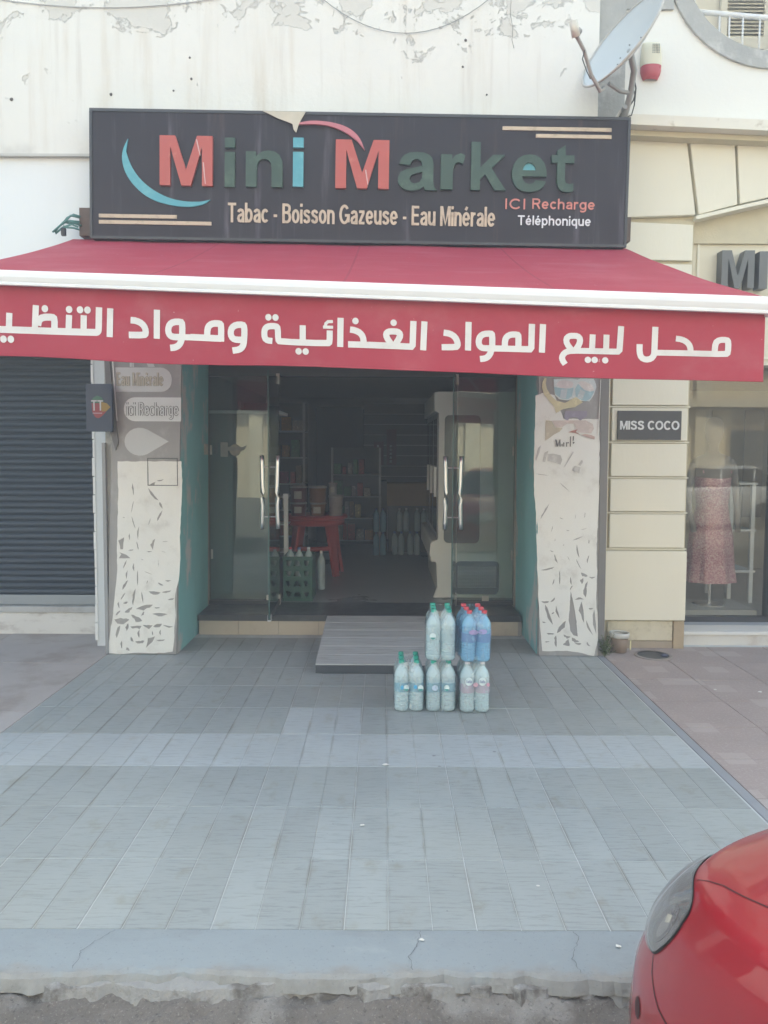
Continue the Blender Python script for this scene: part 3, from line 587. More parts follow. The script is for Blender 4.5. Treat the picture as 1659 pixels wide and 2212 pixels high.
STROKES=[(0.0386,[(0.2897,-0.3207),(0.8826,-0.3142),(0.8971,-0.3085),(0.9015,-0.2949),(0.9054,-0.1726)]),(0.0384,[(0.3609,-0.2251),(0.3554,-0.3167)]),(0.038,[(0.5248,-0.1756),(0.5147,-0.3177)]),(0.0394,[(0.5352,-0.2897),(0.5409,-0.2599),(0.5646,-0.2409),(0.6241,-0.2385),(0.6365,-0.247),(0.6349,-0.3113)]),(0.0374,[(0.7256,-0.2223),(0.7207,-0.3109)]),(0.0373,[(0.8142,-0.2207),(0.8116,-0.3102)]),(0.0369,[(0.9731,-0.1763),(0.9673,-0.3354)]),(0.0366,[(1.0925,-0.2362),(1.1263,-0.238),(1.1599,-0.2524),(1.1784,-0.2769),(1.1813,-0.3059),(1.171,-0.3158),(1.0808,-0.3184)]),(0.0362,[(1.248,-0.1733),(1.2449,-0.3322)]),(0.036,[(1.3917,-0.3169),(1.3933,-0.2447),(1.3848,-0.2331),(1.3415,-0.2355),(1.3199,-0.2496),(1.3102,-0.2764),(1.3138,-0.3014),(1.327,-0.3147),(1.347,-0.3182),(1.3937,-0.3168)]),(0.036,[(1.3912,-0.3044),(1.3875,-0.3359),(1.3732,-0.3617),(1.3496,-0.3754),(1.3214,-0.3786)]),(0.0333,[(1.3804,-0.3168),(1.4867,-0.3146)]),(0.0358,[(1.4397,-0.3144),(1.6153,-0.3149)]),(0.0357,[(1.5356,-0.3146),(1.5375,-0.2646),(1.5496,-0.2441),(1.5727,-0.2338),(1.6088,-0.2336),(1.6166,-0.2426),(1.6151,-0.3311)]),(0.0351,[(1.7475,-0.2929),(1.7478,-0.2464),(1.7395,-0.2338),(1.7004,-0.2366),(1.6774,-0.2525),(1.6693,-0.2777),(1.6737,-0.3024),(1.6899,-0.316),(1.7226,-0.317),(1.746,-0.3141)]),(0.0351,[(1.7476,-0.2805),(1.7459,-0.324),(1.7386,-0.3523),(1.7189,-0.37),(1.6796,-0.3768)]),(0.0335,[(1.9053,-0.3151),(1.8782,-0.3132),(1.8615,-0.3016),(1.8598,-0.2634),(1.8689,-0.2444),(1.8883,-0.2356),(1.9269,-0.2346),(1.9365,-0.2447),(1.9369,-0.3063),(1.9458,-0.3164),(2.2132,-0.3143),(2.2227,-0.3059),(2.2233,-0.2449)]),(0.0343,[(2.0746,-0.2236),(2.0744,-0.3064)]),(0.0164,[(2.2403,-0.1966),(2.2133,-0.1983),(2.2013,-0.2092),(2.1994,-0.2215)]),(0.0164,[(2.1861,-0.2281),(2.2416,-0.227)]),(0.0338,[(2.2824,-0.1754),(2.28,-0.3296)]),(0.0337,[(2.3338,-0.2353),(2.3606,-0.2378),(2.3887,-0.25),(2.4043,-0.2705),(2.4081,-0.3007)]),(0.0338,[(2.3232,-0.3137),(2.4107,-0.3128),(2.547,-0.3115)]),(0.0334,[(2.5024,-0.3118),(2.6637,-0.3112),(2.671,-0.3024),(2.6744,-0.1761)]),(0.0335,[(2.4342,-0.3119),(2.5086,-0.3115)]),(0.0333,[(2.5567,-0.3027),(2.5319,-0.2688),(2.5287,-0.2496),(2.5404,-0.2376),(2.5638,-0.2348),(2.5915,-0.236),(2.6044,-0.2475),(2.6021,-0.2657),(2.5801,-0.3017)]),(0.0328,[(2.7329,-0.1761),(2.7273,-0.3275)]),(0.0326,[(2.8339,-0.2299),(2.8684,-0.2338),(2.8957,-0.2505),(2.908,-0.278),(2.9081,-0.2941),(2.8992,-0.3029),(2.8244,-0.3063)]),(0.0323,[(2.9644,-0.169),(2.9625,-0.3173)]),(0.032,[(3.0883,-0.3002),(3.088,-0.2314),(3.0807,-0.2241),(3.0451,-0.2274),(3.0256,-0.2401),(3.0169,-0.2642),(3.0202,-0.2879),(3.0341,-0.3003),(3.055,-0.3018),(3.0895,-0.3002)]),(0.032,[(3.0846,-0.2909),(3.082,-0.3207),(3.0704,-0.3421),(3.0526,-0.3548),(3.0258,-0.3585)]),(0.0321,[(3.0728,-0.3009),(3.2819,-0.2967),(3.2888,-0.2876),(3.2904,-0.1663)]),(0.0319,[(3.1529,-0.2967),(3.1535,-0.2552),(3.1638,-0.2353),(3.1844,-0.2249),(3.2168,-0.2241),(3.2227,-0.2315),(3.2226,-0.2965)]),(0.0314,[(3.3464,-0.1651),(3.343,-0.311)]),(0.0301,[(3.4959,-0.2935),(3.4678,-0.2603),(3.4647,-0.2352),(3.4781,-0.2201),(3.4977,-0.2179),(3.5219,-0.2182),(3.5353,-0.2321),(3.5319,-0.2587),(3.5122,-0.2894)]),(0.03,[(3.5156,-0.2933),(3.7232,-0.2883),(3.7314,-0.2794),(3.737,-0.159)]),(0.03,[(3.5221,-0.293),(3.4763,-0.2964),(3.4549,-0.3087),(3.4441,-0.3292),(3.449,-0.3469),(3.4625,-0.3649)]),(0.0298,[(3.5972,-0.2063),(3.595,-0.289)]),(0.0297,[(3.6658,-0.2047),(3.6651,-0.289)]),(0.03,[(3.83,-0.2454),(3.8304,-0.2879),(3.8393,-0.3125),(3.8619,-0.3225),(3.8873,-0.3167),(3.9015,-0.2977),(3.9029,-0.278),(3.9048,-0.1553)]),(0.0292,[(3.9024,-0.2846),(4.0919,-0.2797),(4.2479,-0.277),(4.2575,-0.2681),(4.2578,-0.2152),(4.25,-0.2052),(4.2147,-0.2068),(4.1965,-0.2225),(4.1931,-0.2744)]),(0.029,[(4.0056,-0.2095),(4.0334,-0.2122),(4.0589,-0.2241),(4.0752,-0.2441),(4.0792,-0.2764)])]
DOTS=[(0.5805,-0.1934,0.0203),(0.7276,-0.1922,0.0202),(0.7935,-0.1915,0.02),(0.8376,-0.1911,0.02),(0.3224,-0.3753,0.0207),(0.368,-0.3739,0.0207),(1.8841,-0.189,0.018),(1.9239,-0.1886,0.018),(2.0513,-0.3634,0.0179),(2.0902,-0.3628,0.0178),(2.3636,-0.1892,0.0175),(2.5691,-0.19,0.0172),(3.5752,-0.3369,0.0163),(3.609,-0.3359,0.0162),(3.6616,-0.3354,0.0161)]

OUTB = M('outline_print', (.07, .085, .09), .5, var=.1)
rt_ = random.Random(21)
def bbx(t): return (min(t[0], t[2]) - .022, max(t[0], t[2]) + .022, min(t[1], t[3]) - .022, max(t[1], t[3]) + .022)
def extra(x0_, x1_, n, have, polys):
    out = []
    for _ in range(n):
        x, z, a, l = rt_.uniform(x0_, x1_), rt_.uniform(.06, 1.15) ** 1.0, rt_.choice((rt_.uniform(60, 120), rt_.uniform(-25, 25))), rt_.uniform(.02, .075)
        t = (x, z, x + l * math.cos(rad(a)), z + l * math.sin(rad(a)), rt_.uniform(.002, .006)); b = bbx(t)
        boxes = [bbx(q) for q in have + out] + [(min(p[0] for p in q) - .02, max(p[0] for p in q) + .02, min(p[1] for p in q) - .02, max(p[1] for p in q) + .02) for q in polys]
        if b[0] < x0_ or b[1] > x1_ or b[2] < .05 or any(b[0] < q[1] and b[1] > q[0] and b[2] < q[3] and b[3] > q[2] for q in boxes): continue
        out.append(t)
    return out
TEARS_L += extra(-2.15, -1.72, 260, TEARS_L, POLY_L); TEARS_R += extra(1.31, 1.69, 260, TEARS_R, POLY_R)
bl = thing('pillar_cladding', 'grey board with torn white film cladding the left pillar, pale price labels above', 'cladding', (-1.93, 6.2, 0))
MB().prism([(-2.252, 0.004), (-1.690, .004), (-1.612, 2.61), (-2.150, 2.61)], 6.176, 6.199).build('board', GREYBOARD, bl)
BX(-2.262, -2.236, 6.165, 6.201, .004, 1.72).build('edge_profile', M('edge_profile', (.30, .31, .32), .5, var=.1), bl)
MB().prism([(-2.236, 2.6), (-2.205, 2.6), (-2.128, 1.72), (-2.15, 1.66), (-2.19, 1.80), (-2.21, 2.0)], 6.160, 6.174).build('torn_profile', M('torn_profile', (.17, .165, .165), .55, var=.2), bl)
MB().prism([(-2.170, 2.45), (-2.160, 2.45), (-2.128, 1.895), (-2.136, 1.895), (-2.150, 2.1)], 6.156, 6.1595).build('film_strip', FILM, bl)
sheet('white_film', rough_edge(OUT_L), [lens(t) for t in TEARS_L] + [rough_edge(p, .002, .02) for p in POLY_L], 6.1715, 6.1735, FILM, bl)
def stick(nm, poly, y, mat, par): return MB().prism(poly, y, y + .0012).build(nm, mat, par)
PALE = M('pale_label', (.62, .64, .63), .45, var=.06, vscale=4, col2=(.50, .51, .50), c2=(.55, .75))
e = [p for p in rrect(-2.35, -1.695, 2.127, 2.320, .09)]
e = [(max(-2.146 + (2.3 - p[1]) * .02, p[0]), p[1]) for p in e]
stick('water_label', e, 6.1735, PALE, bl)
for x0_, x1_ in ((-2.03, -2.012), (-2.008, -1.998)): stick('label_mark', [(x0_, 2.325), (x1_, 2.325), (x1_, 2.42), (x0_, 2.42)], 6.1738, PALE, bl)
stick('label_mark', [(-1.885, 2.325), (-1.83, 2.325), (-1.87, 2.42), (-1.91, 2.42)], 6.1738, PALE, bl)
stext('outline_lettering', 'Eau Minérale', -2.134, -1.766, 2.174, 2.280, 6.1722, M('faded_outline', (.35, .33, .26), .6, var=.25, vscale=9), bl, weight=.13, depth=.0005, grow=.006, gap=.14)
stext('lettering', 'Eau Minérale', -2.134, -1.766, 2.174, 2.280, 6.1700, M('faded_yellow', (.56, .53, .44), .6, var=.15, vscale=6), bl, weight=.13, depth=.0003, gap=.14)
e = [p for p in rrect(-2.082, -1.45, 1.893, 2.084, .09)]
e = [(min(-1.627 - (p[1] - 1.9) * -.02, p[0]), p[1]) for p in e]
stick('recharge_label', e, 6.1737, M('white_label', (.70, .725, .72), .4, var=.04), bl)
stext('outline_lettering', 'ici Recharge', -2.058, -1.648, 1.938, 2.044, 6.1722, OUTB, bl, weight=.13, depth=.0005, grow=.008, gap=.15)
stext('lettering', 'ici Recharge', -2.058, -1.648, 1.938, 2.044, 6.1700, M('white_print', (.66, .69, .69), .4, var=.04), bl, weight=.13, depth=.0003, gap=.15)
dp = []
for i in range(15):
    a = rad(62 + 236 * i / 14); dp.append((-1.958 + .118 * math.cos(a) * 1.05, 1.730 + .112 * math.sin(a)))
dp.append((-1.728, 1.733)); stick('drop_label', dp, 6.1737, M('drop_film', (.55, .57, .57), .4, var=.05), bl)
sqo = [(-1.900, 1.378), (-1.657, 1.378), (-1.657, 1.601), (-1.900, 1.601)]; sqi = [(x + (.006 if x < -1.8 else -.006), z + (.006 if z < 1.5 else -.006)) for x, z in sqo]
sheet('square_outline', sqo, [sqi], 6.1700, 6.1708, OUTB, bl)

br = thing('pillar_cladding', 'grey board with torn white film and faded stickers cladding the right pillar', 'cladding', (1.5, 6.2, 0))
MB().prism([(1.270, .004), (1.797, .004), (1.78, 2.61), (1.225, 2.61)], 6.176, 6.199).build('board', GREYBOARD, br)
MB().prism([(1.748, .004), (1.797, .004), (1.79, 2.61), (1.722, 2.61)], 6.168, 6.175).build('edge_profile', M('edge_profile_dark', (.20, .195, .19), .5, var=.1), br)
sheet('white_film', rough_edge(OUT_R), [lens(t) for t in TEARS_R] + [rough_edge(p, .002, .02) for p in POLY_R], 6.1715, 6.1735, FILM, br)
SCOL = {'pale': (.62, .68, .68), 'cup1': (.35, .53, .58), 'cup2': (.36, .54, .59), 'foam1': (.66, .62, .62), 'foam2': (.67, .64, .62), 'lab1': (.52, .59, .62), 'lab2': (.53, .60, .61),
        'yellow': (.62, .57, .37), 'purple': (.30, .275, .35), 'beige': (.52, .47, .37), 'pink': (.60, .52, .48), 'red1': (.42, .20, .17), 'red2': (.55, .40, .36)}
for i, (k, v) in enumerate(STICK.items()):
    if k in SCOL: c = SCOL[k]
    elif k[0] == 'g': c = (.50, .49, .47)
    else: c = (.13, .13, .13)
    if k in ('pale', 'yellow', 'purple'): v = rough_edge(v, .0015, .02)
    stick('packet_letter' if k[0] in 'marlb' and k not in SCOL else 'sticker', v, 6.1705 - .0004 * (i % 16), M('sticker_' + k[:5], c, .5, var=.14, vscale=14, col2=tuple(min(1, x * 1.25) for x in c), c2=(.5, .7), c2scale=20), br)
MB().tube([(1.722, 6.168, 2.24), (1.715, 6.166, 1.95), (1.71, 6.165, 1.80)], .0035, 5).build('film_strip', FILM, br)

# ------------------------------------------------------------------ the sign box
sg = thing('shop_sign', 'dark weathered sign box with raised red and green Mini Market letters above the awning', 'sign', (-.2, 6.12, 3.747))
sg.rotation_euler = (0, rad(.72), 0)
def sl_(x, z):      # world -> sign local
    a = rad(-.72); dx, dz = x + .2, z - 3.747
    return (dx * math.cos(a) + dz * math.sin(a), -dx * math.sin(a) + dz * math.cos(a))
def sign_mat():
    m, nt, b = base('sign_panel'); p = pos(nt)
    c = mixc(nt, noi(nt, p, 1.2, 5), (.014, .011, .016), (.032, .025, .034))
    s = ramp(nt, noi(nt, pos(nt, (7, 1, .5)), 1.7, 6, .6), .56, .80)
    c = mixc(nt, mathn(nt, 'MULTIPLY', s, .75), c, (.16, .145, .175))
    s2 = ramp(nt, noi(nt, pos(nt, (4, 1, .25)), 2.3, 5, .6), .60, .78)
    c = mixc(nt, mathn(nt, 'MULTIPLY', s2, .7), c, (.11, .065, .055))
    nt.links.new(c, b.inputs['Base Color'])
    nt.links.new(mathn(nt, 'ADD', mathn(nt, 'MULTIPLY', noi(nt, p, 3, 5), .3), .32), b.inputs['Roughness']); b.inputs['Specular IOR Level'].default_value = .3
    return m
SIGNP = sign_mat()
W2, H2 = 2.058, .482
MB().box(-W2, W2, -.098, .075, -H2, H2).build('box', SIGNP, sg, world=False, bevel=.004)
for a in ((-W2 - .002, W2 + .002, -.106, -.08, H2 - .018, H2 + .004), (-W2 - .002, W2 + .002, -.106, -.08, -H2 - .004, -H2 + .016), (-W2 - .003, -W2 + .016, -.107, -.08, -H2 + .016, H2 - .018), (W2 - .016, W2 + .003, -.107, -.08, -H2 + .016, H2 - .018)):
    BX(*a).build('frame', DARKALU, sg, world=False)
SRED = M('letter_red', (.46, .085, .065), .35, var=.12, vscale=4, col2=(.58, .20, .14), c2=(.55, .75), c2scale=5)
SGRN = M('letter_green', (.026, .064, .042), .4, var=.2, vscale=5, col2=(.075, .13, .085), c2=(.50, .72), c2scale=5)
SCYN = M('letter_cyan', (.075, .34, .40), .35, var=.1, col2=(.14, .42, .46), c2=(.5, .7))
SBEI = M('letter_beige', (.56, .45, .33), .5, var=.12, vscale=9, col2=(.40, .31, .22), c2=(.5, .72), c2scale=12)
SPIN = M('letter_pink', (.60, .21, .17), .5, var=.12, vscale=9)
SWHI = M('letter_white', (.72, .72, .74), .5, var=.06)
for ch, x0_, z1_, x1_, z0_, mt in (('M', -1.72, 4.045, -1.313, 3.68, SRED), ('i', -1.225, 4.034, -1.144, 3.67, SGRN), ('n', -1.064, 3.939, -.781, 3.672, SGRN), ('i', -.706, 4.036, -.622, 3.673, SCYN),
                                   ('M', -.382, 4.02, .03, 3.665, SRED), ('a', .092, 3.933, .397, 3.649, SGRN), ('r', .419, 3.925, .609, 3.658, SGRN), ('k', .65, 4.008, .923, 3.655, SGRN),
                                   ('e', .958, 3.918, 1.233, 3.642, SGRN), ('t', 1.262, 3.99, 1.438, 3.643, SGRN)):
    a = sl_(x0_, z0_); b2 = sl_(x1_, z1_)
    fx = lambda q: (a[0] + q[0] * (b2[0] - a[0]), a[1] + q[1] * (b2[1] - a[1]))
    if ch == 'i':
        lt = MB().prism([fx(q) for q in ((0, 0), (1, 0), (1, .71), (0, .71))], -.128, -.098).build('letter', mt, sg, world=False)
        MB().prism([fx(q) for q in ((0, .80), (1, .80), (1, 1), (0, 1))], -.128, -.098).build('letter_dot', mt, lt, world=False)
    else: sheet('letter', [fx(q) for q in BIG[ch][0]], [[fx(q) for q in h] for h in BIG[ch][1]], -.128, -.098, mt, sg, world=False)
a = sl_(.958, 3.642); b2 = sl_(1.233, 3.918)
MB().prism([(a[0] + q[0] * (b2[0] - a[0]), a[1] + q[1] * (b2[1] - a[1])) for q in BIG['e'][1][0]], -.110, -.0985).build('letter_counter', SCYN, sg, world=False)
for s, x0_, x1_, zb, zt, mt, wt in (('Tabac - Boisson Gazeuse - Eau Minérale', -1.208, .841, 3.412, 3.560, SBEI, .15), ('ICI', .916, 1.075, 3.520, 3.598, SPIN, .15), ('Recharge', 1.125, 1.606, 3.5205, 3.598, SPIN, .15), ('Téléphonique', 1.017, 1.577, 3.398, 3.470, SWHI, .15)):
    xm = (x0_ + x1_) / 2; a = sl_(x0_, zb); b2 = sl_(x1_, zb); zl = sl_(xm, zb - .72 * math.pi / 180 * (xm - x0_ if s[0] == 'T' and len(s) > 20 else 0))[1]
    stext('lettering', s, a[0], b2[0], zl, zl + zt - zb, -.1035, mt, sg, weight=wt, depth=.005, world=False)
for x0_, z1_, x1_, z0_ in ((-2.195, 3.466, -1.598, 3.44), (-2.196, 3.417, -1.334, 3.393), (.891, 4.132, 1.72, 4.101), (1.145, 4.075, 1.721, 4.05)):
    a = sl_(x0_, z1_); b2 = sl_(x1_, z0_); mid = (a[1] + b2[1]) / 2
    BX(a[0], b2[0], -.108, -.098, mid - .0135, mid + .0135).build('stripe', SBEI, sg, world=False)
def smooth_open(p):
    for _ in range(2):
        q = [p[0]]
        for a, b2 in zip(p, p[1:]): q += [(a[0] * .75 + b2[0] * .25, a[1] * .75 + b2[1] * .25), (a[0] * .25 + b2[0] * .75, a[1] * .25 + b2[1] * .75)]
        p = q + [p[-1]]
    return p
CO = [(-1.96, 4.031), (-2.003, 3.952), (-2.012, 3.866), (-1.982, 3.763), (-1.906, 3.66), (-1.791, 3.574), (-1.632, 3.53), (-1.491, 3.52), (-1.385, 3.542), (-1.339, 3.576)]
CI = [(-1.42, 3.562), (-1.526, 3.562), (-1.649, 3.585), (-1.772, 3.644), (-1.876, 3.729), (-1.945, 3.832), (-1.979, 3.935)]
PO = [(-.69, 4.132), (-.62, 4.155), (-.537, 4.163), (-.397, 4.15), (-.274, 4.11), (-.193, 4.038), (-.157, 3.943)]
PI = [(-.214, 4.011), (-.298, 4.075), (-.414, 4.123), (-.537, 4.138), (-.62, 4.134)]
MB().prism([sl_(*p) for p in smooth_open(CO) + smooth_open(CI)], -.112, -.098).build('crescent', SCYN, sg, world=False)
MB().prism([sl_(*p) for p in smooth_open(PO) + smooth_open(PI)], -.132, -.110).build('crescent', M('faded_pink', (.52, .17, .20), .5, var=.1), sg, world=False)
FL = [(-.93, 4.236), (-.607, 4.231), (-.64, 4.17), (-.66, 4.128), (-.677, 4.067), (-.698, 4.094), (-.705, 4.135), (-.817, 4.179)]
fl = MB().prism([sl_(*p) for p in FL], -.118, -.110); fl.v = [(v[0], v[1] - .16 * max(0, .482 - v[2]), v[2]) for v in fl.v]
fl.build('torn_flap', M('torn_flap', (.55, .49, .38), .7, var=.2, vscale=9), sg, world=False)
# streak of bare plastic on the M
for x0_, z0_, x1_, z1_ in ((-1.435, 4.02, -1.41, 3.90), (-1.385, 3.85, -1.373, 3.69), (-.15, 3.80, -.135, 3.69)):
    a = sl_(x0_, z0_); b2 = sl_(x1_, z1_)
    MB().prism([(a[0] - .005, a[1]), (a[0] + .004, a[1]), (b2[0] + .005, b2[1]), (b2[0] - .002, b2[1])], -.1285, -.127).build('scratch', M('scratch', (.62, .45, .42), .6, var=.2), sg, world=False)
BX(-W2 - .115, -W2 - .004, -.03, .075, -.45, -.235).build('side_bracket', RUST, sg, world=False, bevel=.003)
BX(W2 + .004, W2 + .055, -.03, .075, -.42, -.235).build('side_bracket', RUST, sg, world=False, bevel=.003)
# tangle of green cable hanging beside the sign
cb = thing('cable_bundle', 'tangle of green cable hanging off the left end of the shop sign', 'cable', (-2.45, 6.15, 3.35))
CBM = M('green_cable', (.07, .22, .20), .5, var=.15)
for pts in ([(-2.36, 6.10, 3.47), (-2.41, 6.07, 3.48), (-2.46, 6.06, 3.45), (-2.49, 6.06, 3.42), (-2.44, 6.06, 3.41), (-2.37, 6.07, 3.415)],
            [(-2.37, 6.09, 3.43), (-2.44, 6.06, 3.43), (-2.50, 6.05, 3.40), (-2.55, 6.05, 3.345), (-2.545, 6.05, 3.33), (-2.49, 6.05, 3.375), (-2.42, 6.05, 3.40), (-2.37, 6.05, 3.38)],
            [(-2.36, 6.09, 3.40), (-2.43, 6.04, 3.42), (-2.49, 6.04, 3.41), (-2.47, 6.04, 3.375), (-2.40, 6.04, 3.37), (-2.36, 6.05, 3.36)],
            [(-2.37, 6.08, 3.46), (-2.42, 6.03, 3.46), (-2.455, 6.03, 3.42), (-2.50, 6.03, 3.385), (-2.56, 6.03, 3.335)]):
    MB().tube(pts, .0075, 7).build('strand', CBM, cb, smooth=True)
BX(-2.49, -2.455, 6.01, 6.04, 3.305, 3.365).build('plug', BLACKMET, cb, bevel=.006)

# ------------------------------------------------------------------ the awning
AL = Vector((-2.5, 4.46, 2.6916)); ADH = Vector((.98999, -.141105, -.059735)); ALEN = 4.4293
AN = Vector((-.141105, -.98999, 0)).normalized()      # towards the street
aw = thing('awning', 'red fabric awning with white front bar and Arabic lettering on its valance', 'awning', (-.3, 6.15, 3.29))
FAB = M('red_awning_fabric', (.50, .045, .082), .62, var=.10, vscale=1.1, col2=(.56, .10, .135), c2=(.48, .80), c2scale=1.6, bump=.0006, bscale=400, transl=.22)
def awning_dust(m):
    nt = m.node_tree; b = nt.nodes['Principled BSDF']; src = b.inputs['Base Color'].links[0].from_socket; p = pos(nt)
    d = ramp(nt, noi(nt, pos(nt, (.5, 2.2, 1)), 2.4, 7, .65), .50, .78)
    c = mixc(nt, mathn(nt, 'MULTIPLY', d, .30), src, (.62, .30, .32))
    sp_ = ramp(nt, noi(nt, p, 34, 2, .5), .755, .775)
    c = mixc(nt, mathn(nt, 'MULTIPLY', sp_, .55), c, (.78, .66, .64))
    nt.links.new(c, b.inputs['Base Color'])
awning_dust(FAB)
BLp, BRp = Vector((-2.45, 6.15, 3.315)), Vector((1.89, 6.15, 3.262)); FLp = AL + Vector((0, .02, .01)); FRp = AL + ADH * ALEN + Vector((0, .02, .01))
def fab(u, v):
    a = BLp.lerp(BRp, u); b2 = FLp.lerp(FRp, u); p = a.lerp(b2, v)
    sag = .022 * math.sin(math.pi * v) * (1 + .4 * noise.noise((u * 5, v * 2, 1))) + .006 * noise.noise((u * 9, v * 3, 4))
    return (p.x, p.y, p.z - sag)
MB().grid(lambda u, v: fab(u, 1 - v), 60, 20).build('fabric', FAB, aw, smooth=True)
for us in (.27, .52, .77):
    sm_ = MB(); n_s = 20; L = []; R_ = []
    for k in range(n_s + 1):
        a = Vector(fab(us - .0016, k / n_s)); b2 = Vector(fab(us + .0016, k / n_s)); L.append((a.x, a.y, a.z + .0012)); R_.append((b2.x, b2.y, b2.z + .0012))
    sm_.add(L + R_, [(k, n_s + 1 + k, n_s + 2 + k, k + 1) for k in range(n_s)]); sm_.build('seam', M('awning_seam', (.40, .036, .066), .7), aw)
# front bar: rounded aluminium profile
prof = [(.000, .004), (-.018, .006), (-.030, -.002), (-.036, -.016), (-.038, -.034), (-.034, -.052), (-.030, -.062), (-.034, -.066), (-.034, -.078), (-.022, -.080), (.0, -.078), (.03, -.07), (.034, -.03), (.03, .0)]
mb = MB(); n = len(prof)
for s_ in (0.0, ALEN + .01):
    for q, zz in prof:
        p = AL + ADH * s_ - AN * q; mb.v.append((p.x, p.y, p.z + zz))
mb.f = [(i, (i + 1) % n, (i + 1) % n + n, i + n) for i in range(n)] + [tuple(range(n - 1, -1, -1)), tuple(range(n, 2 * n))]
mb.build('front_bar', M('white_bar', (.80, .80, .80), .35, var=.03), aw)
for s_ in (-.012, ALEN + .011):
    p = AL + ADH * s_
    BX(p.x - .012, p.x + .012, p.y - .05, p.y + .04, p.z - .085, p.z + .01).build('end_cap', WHITEMET, aw, bevel=.004)
def vrip(a, b): return .010 * math.sin(a * 2.1 + .6) * b + .006 * noise.noise((a * 1.7, b * 2, 3)) * (.3 + b * 2)
def vpt(a, b, off=0.0):                # a metres along, b metres below bar line (negative z)
    p = AL + ADH * a + AN * (-.030 + .5 * vrip(a, -b) + off); return (p.x, p.y, p.z + b)
def vbot(a): return -.476 + (.068 * max(0, a - .3) / 4.14) + .005 * math.sin(a * 3.1) + .010 * noise.noise((a * 1.3, 7, 2))
MB().grid(lambda u, v: vpt(u * ALEN, vbot(u * ALEN) + (-.072 - vbot(u * ALEN)) * v), 150, 14).build('valance', FAB, aw, smooth=True)
hem = MB(); m_ = 120
hem.tube([vpt(ALEN * i / m_, vbot(ALEN * i / m_) + .002, .001) for i in range(m_ + 1)], .0035, 5).build('hem', FAB, aw, smooth=True)
WPR = M('white_valance_print', (.74, .72, .70), .55, var=.05, vscale=5, col2=(.66, .63, .60), c2=(.5, .7))
def densify(pts):
    q = [pts[0]]
    for a, b2 in zip(pts, pts[1:]):
        n = max(1, int(math.hypot(b2[0] - a[0], b2[1] - a[1]) / .06))
        for k in range(1, n + 1): q.append((a[0] + (b2[0] - a[0]) * k / n, a[1] + (b2[1] - a[1]) * k / n))
    return q
for i, (w_, pts) in enumerate(STROKES):
    pts2 = pts
    if len(pts) > 4:      # round the bends a little
        pts2 = [pts[0]]
        for a, b2 in zip(pts, pts[1:]):
            pts2.append((a[0] * .75 + b2[0] * .25, a[1] * .75 + b2[1] * .25)); pts2.append((a[0] * .25 + b2[0] * .75, a[1] * .25 + b2[1] * .75))
        pts2.append(pts[-1])
    L, R_ = stroke(densify(pts2), w_); n = len(L); off = .0022 + .0003 * (i % 9)
    MB().add([vpt(p[0], p[1], off) for p in R_] + [vpt(p[0], p[1], off) for p in L], [(k, k + 1, n + k + 1, n + k) for k in range(n - 1)]).build('letter_stroke', WPR, aw)
for i, (a, b2, r) in enumerate(DOTS):
    MB().add([vpt(a + r * math.cos(2 * math.pi * k / 20), b2 + r * math.sin(2 * math.pi * k / 20), .0052 + .0003 * (i % 3)) for k in range(20)], [tuple(range(20))]).build('letter_dot', WPR, aw)
# roller tube and folding arms under the cloth
MB().tube([(-2.45, 6.16, 3.25), (1.89, 6.16, 3.20)], .045, 12).build('roller_tube', WHITEMET, aw, smooth=True)
for xa, s_ in ((-1.9, .55), (1.3, ALEN - .55)):
    p = AL + ADH * s_
    MB().tube([(xa, 6.15, 3.16), (xa + (.5 if xa < 0 else -.5), 5.2, 2.88)], .02, 8).build('arm', WHITEMET, aw, smooth=True)
    MB().tube([(xa + (.5 if xa < 0 else -.5), 5.2, 2.88), (p.x, p.y + .06, p.z - .03)], .02, 8).build('arm', WHITEMET, aw, smooth=True)

# ------------------------------------------------------------------ roller shutter and its marble base on the left
sh = thing('roller_shutter', 'closed dark blue grey roller shutter on the left of the market', 'shutter', (-3.5, 6.92, .2))
SLM = M('shutter_slat', (.032, .046, .064), .42, metal=.35, var=.15, vscale=3, col2=(.12, .13, .145), c2=(.60, .75), c2scale=3, stretch=(.35, 1, 5))
sp = [(0, .000), (-.006, .004), (-.012, .014), (-.014, .026), (-.012, .038), (-.006, .047), (.002, .0495), (.002, .056), (.010, .056), (.010, .0)]
sm = MB().prismx([(y, z) for y, z in sp], -1.65, 1.07).mesh('slat', SLM)
for i in range(42): inst(sm, 'slat', sh, (0, 0, .145 + i * .0562))
BX(-5.15, -2.43, 6.905, 6.945, .255, .345).build('bottom_bar', M('shutter_bar', (.30, .33, .355), .5, metal=.3, var=.1), sh, bevel=.004)
ms = thing('marble_step', 'grey veined marble step under the roller shutter', 'step', (-3.5, 6.88, 0))
BX(-5.2, -2.56, 6.86, 7.2, -.006, .195).build('riser', MARBLE, ms)
BX(-5.2, -2.45, 6.845, 7.2, .196, .25).build('tread', M('step_slab', (.44, .45, .45), .5, var=.1, col2=(.35, .34, .33), c2=(.5, .7)), ms, bevel=.004)
BX(-5.2, -2.435, 7.02, 7.3, .25, 2.9).build('backing', DARKALU, ms)
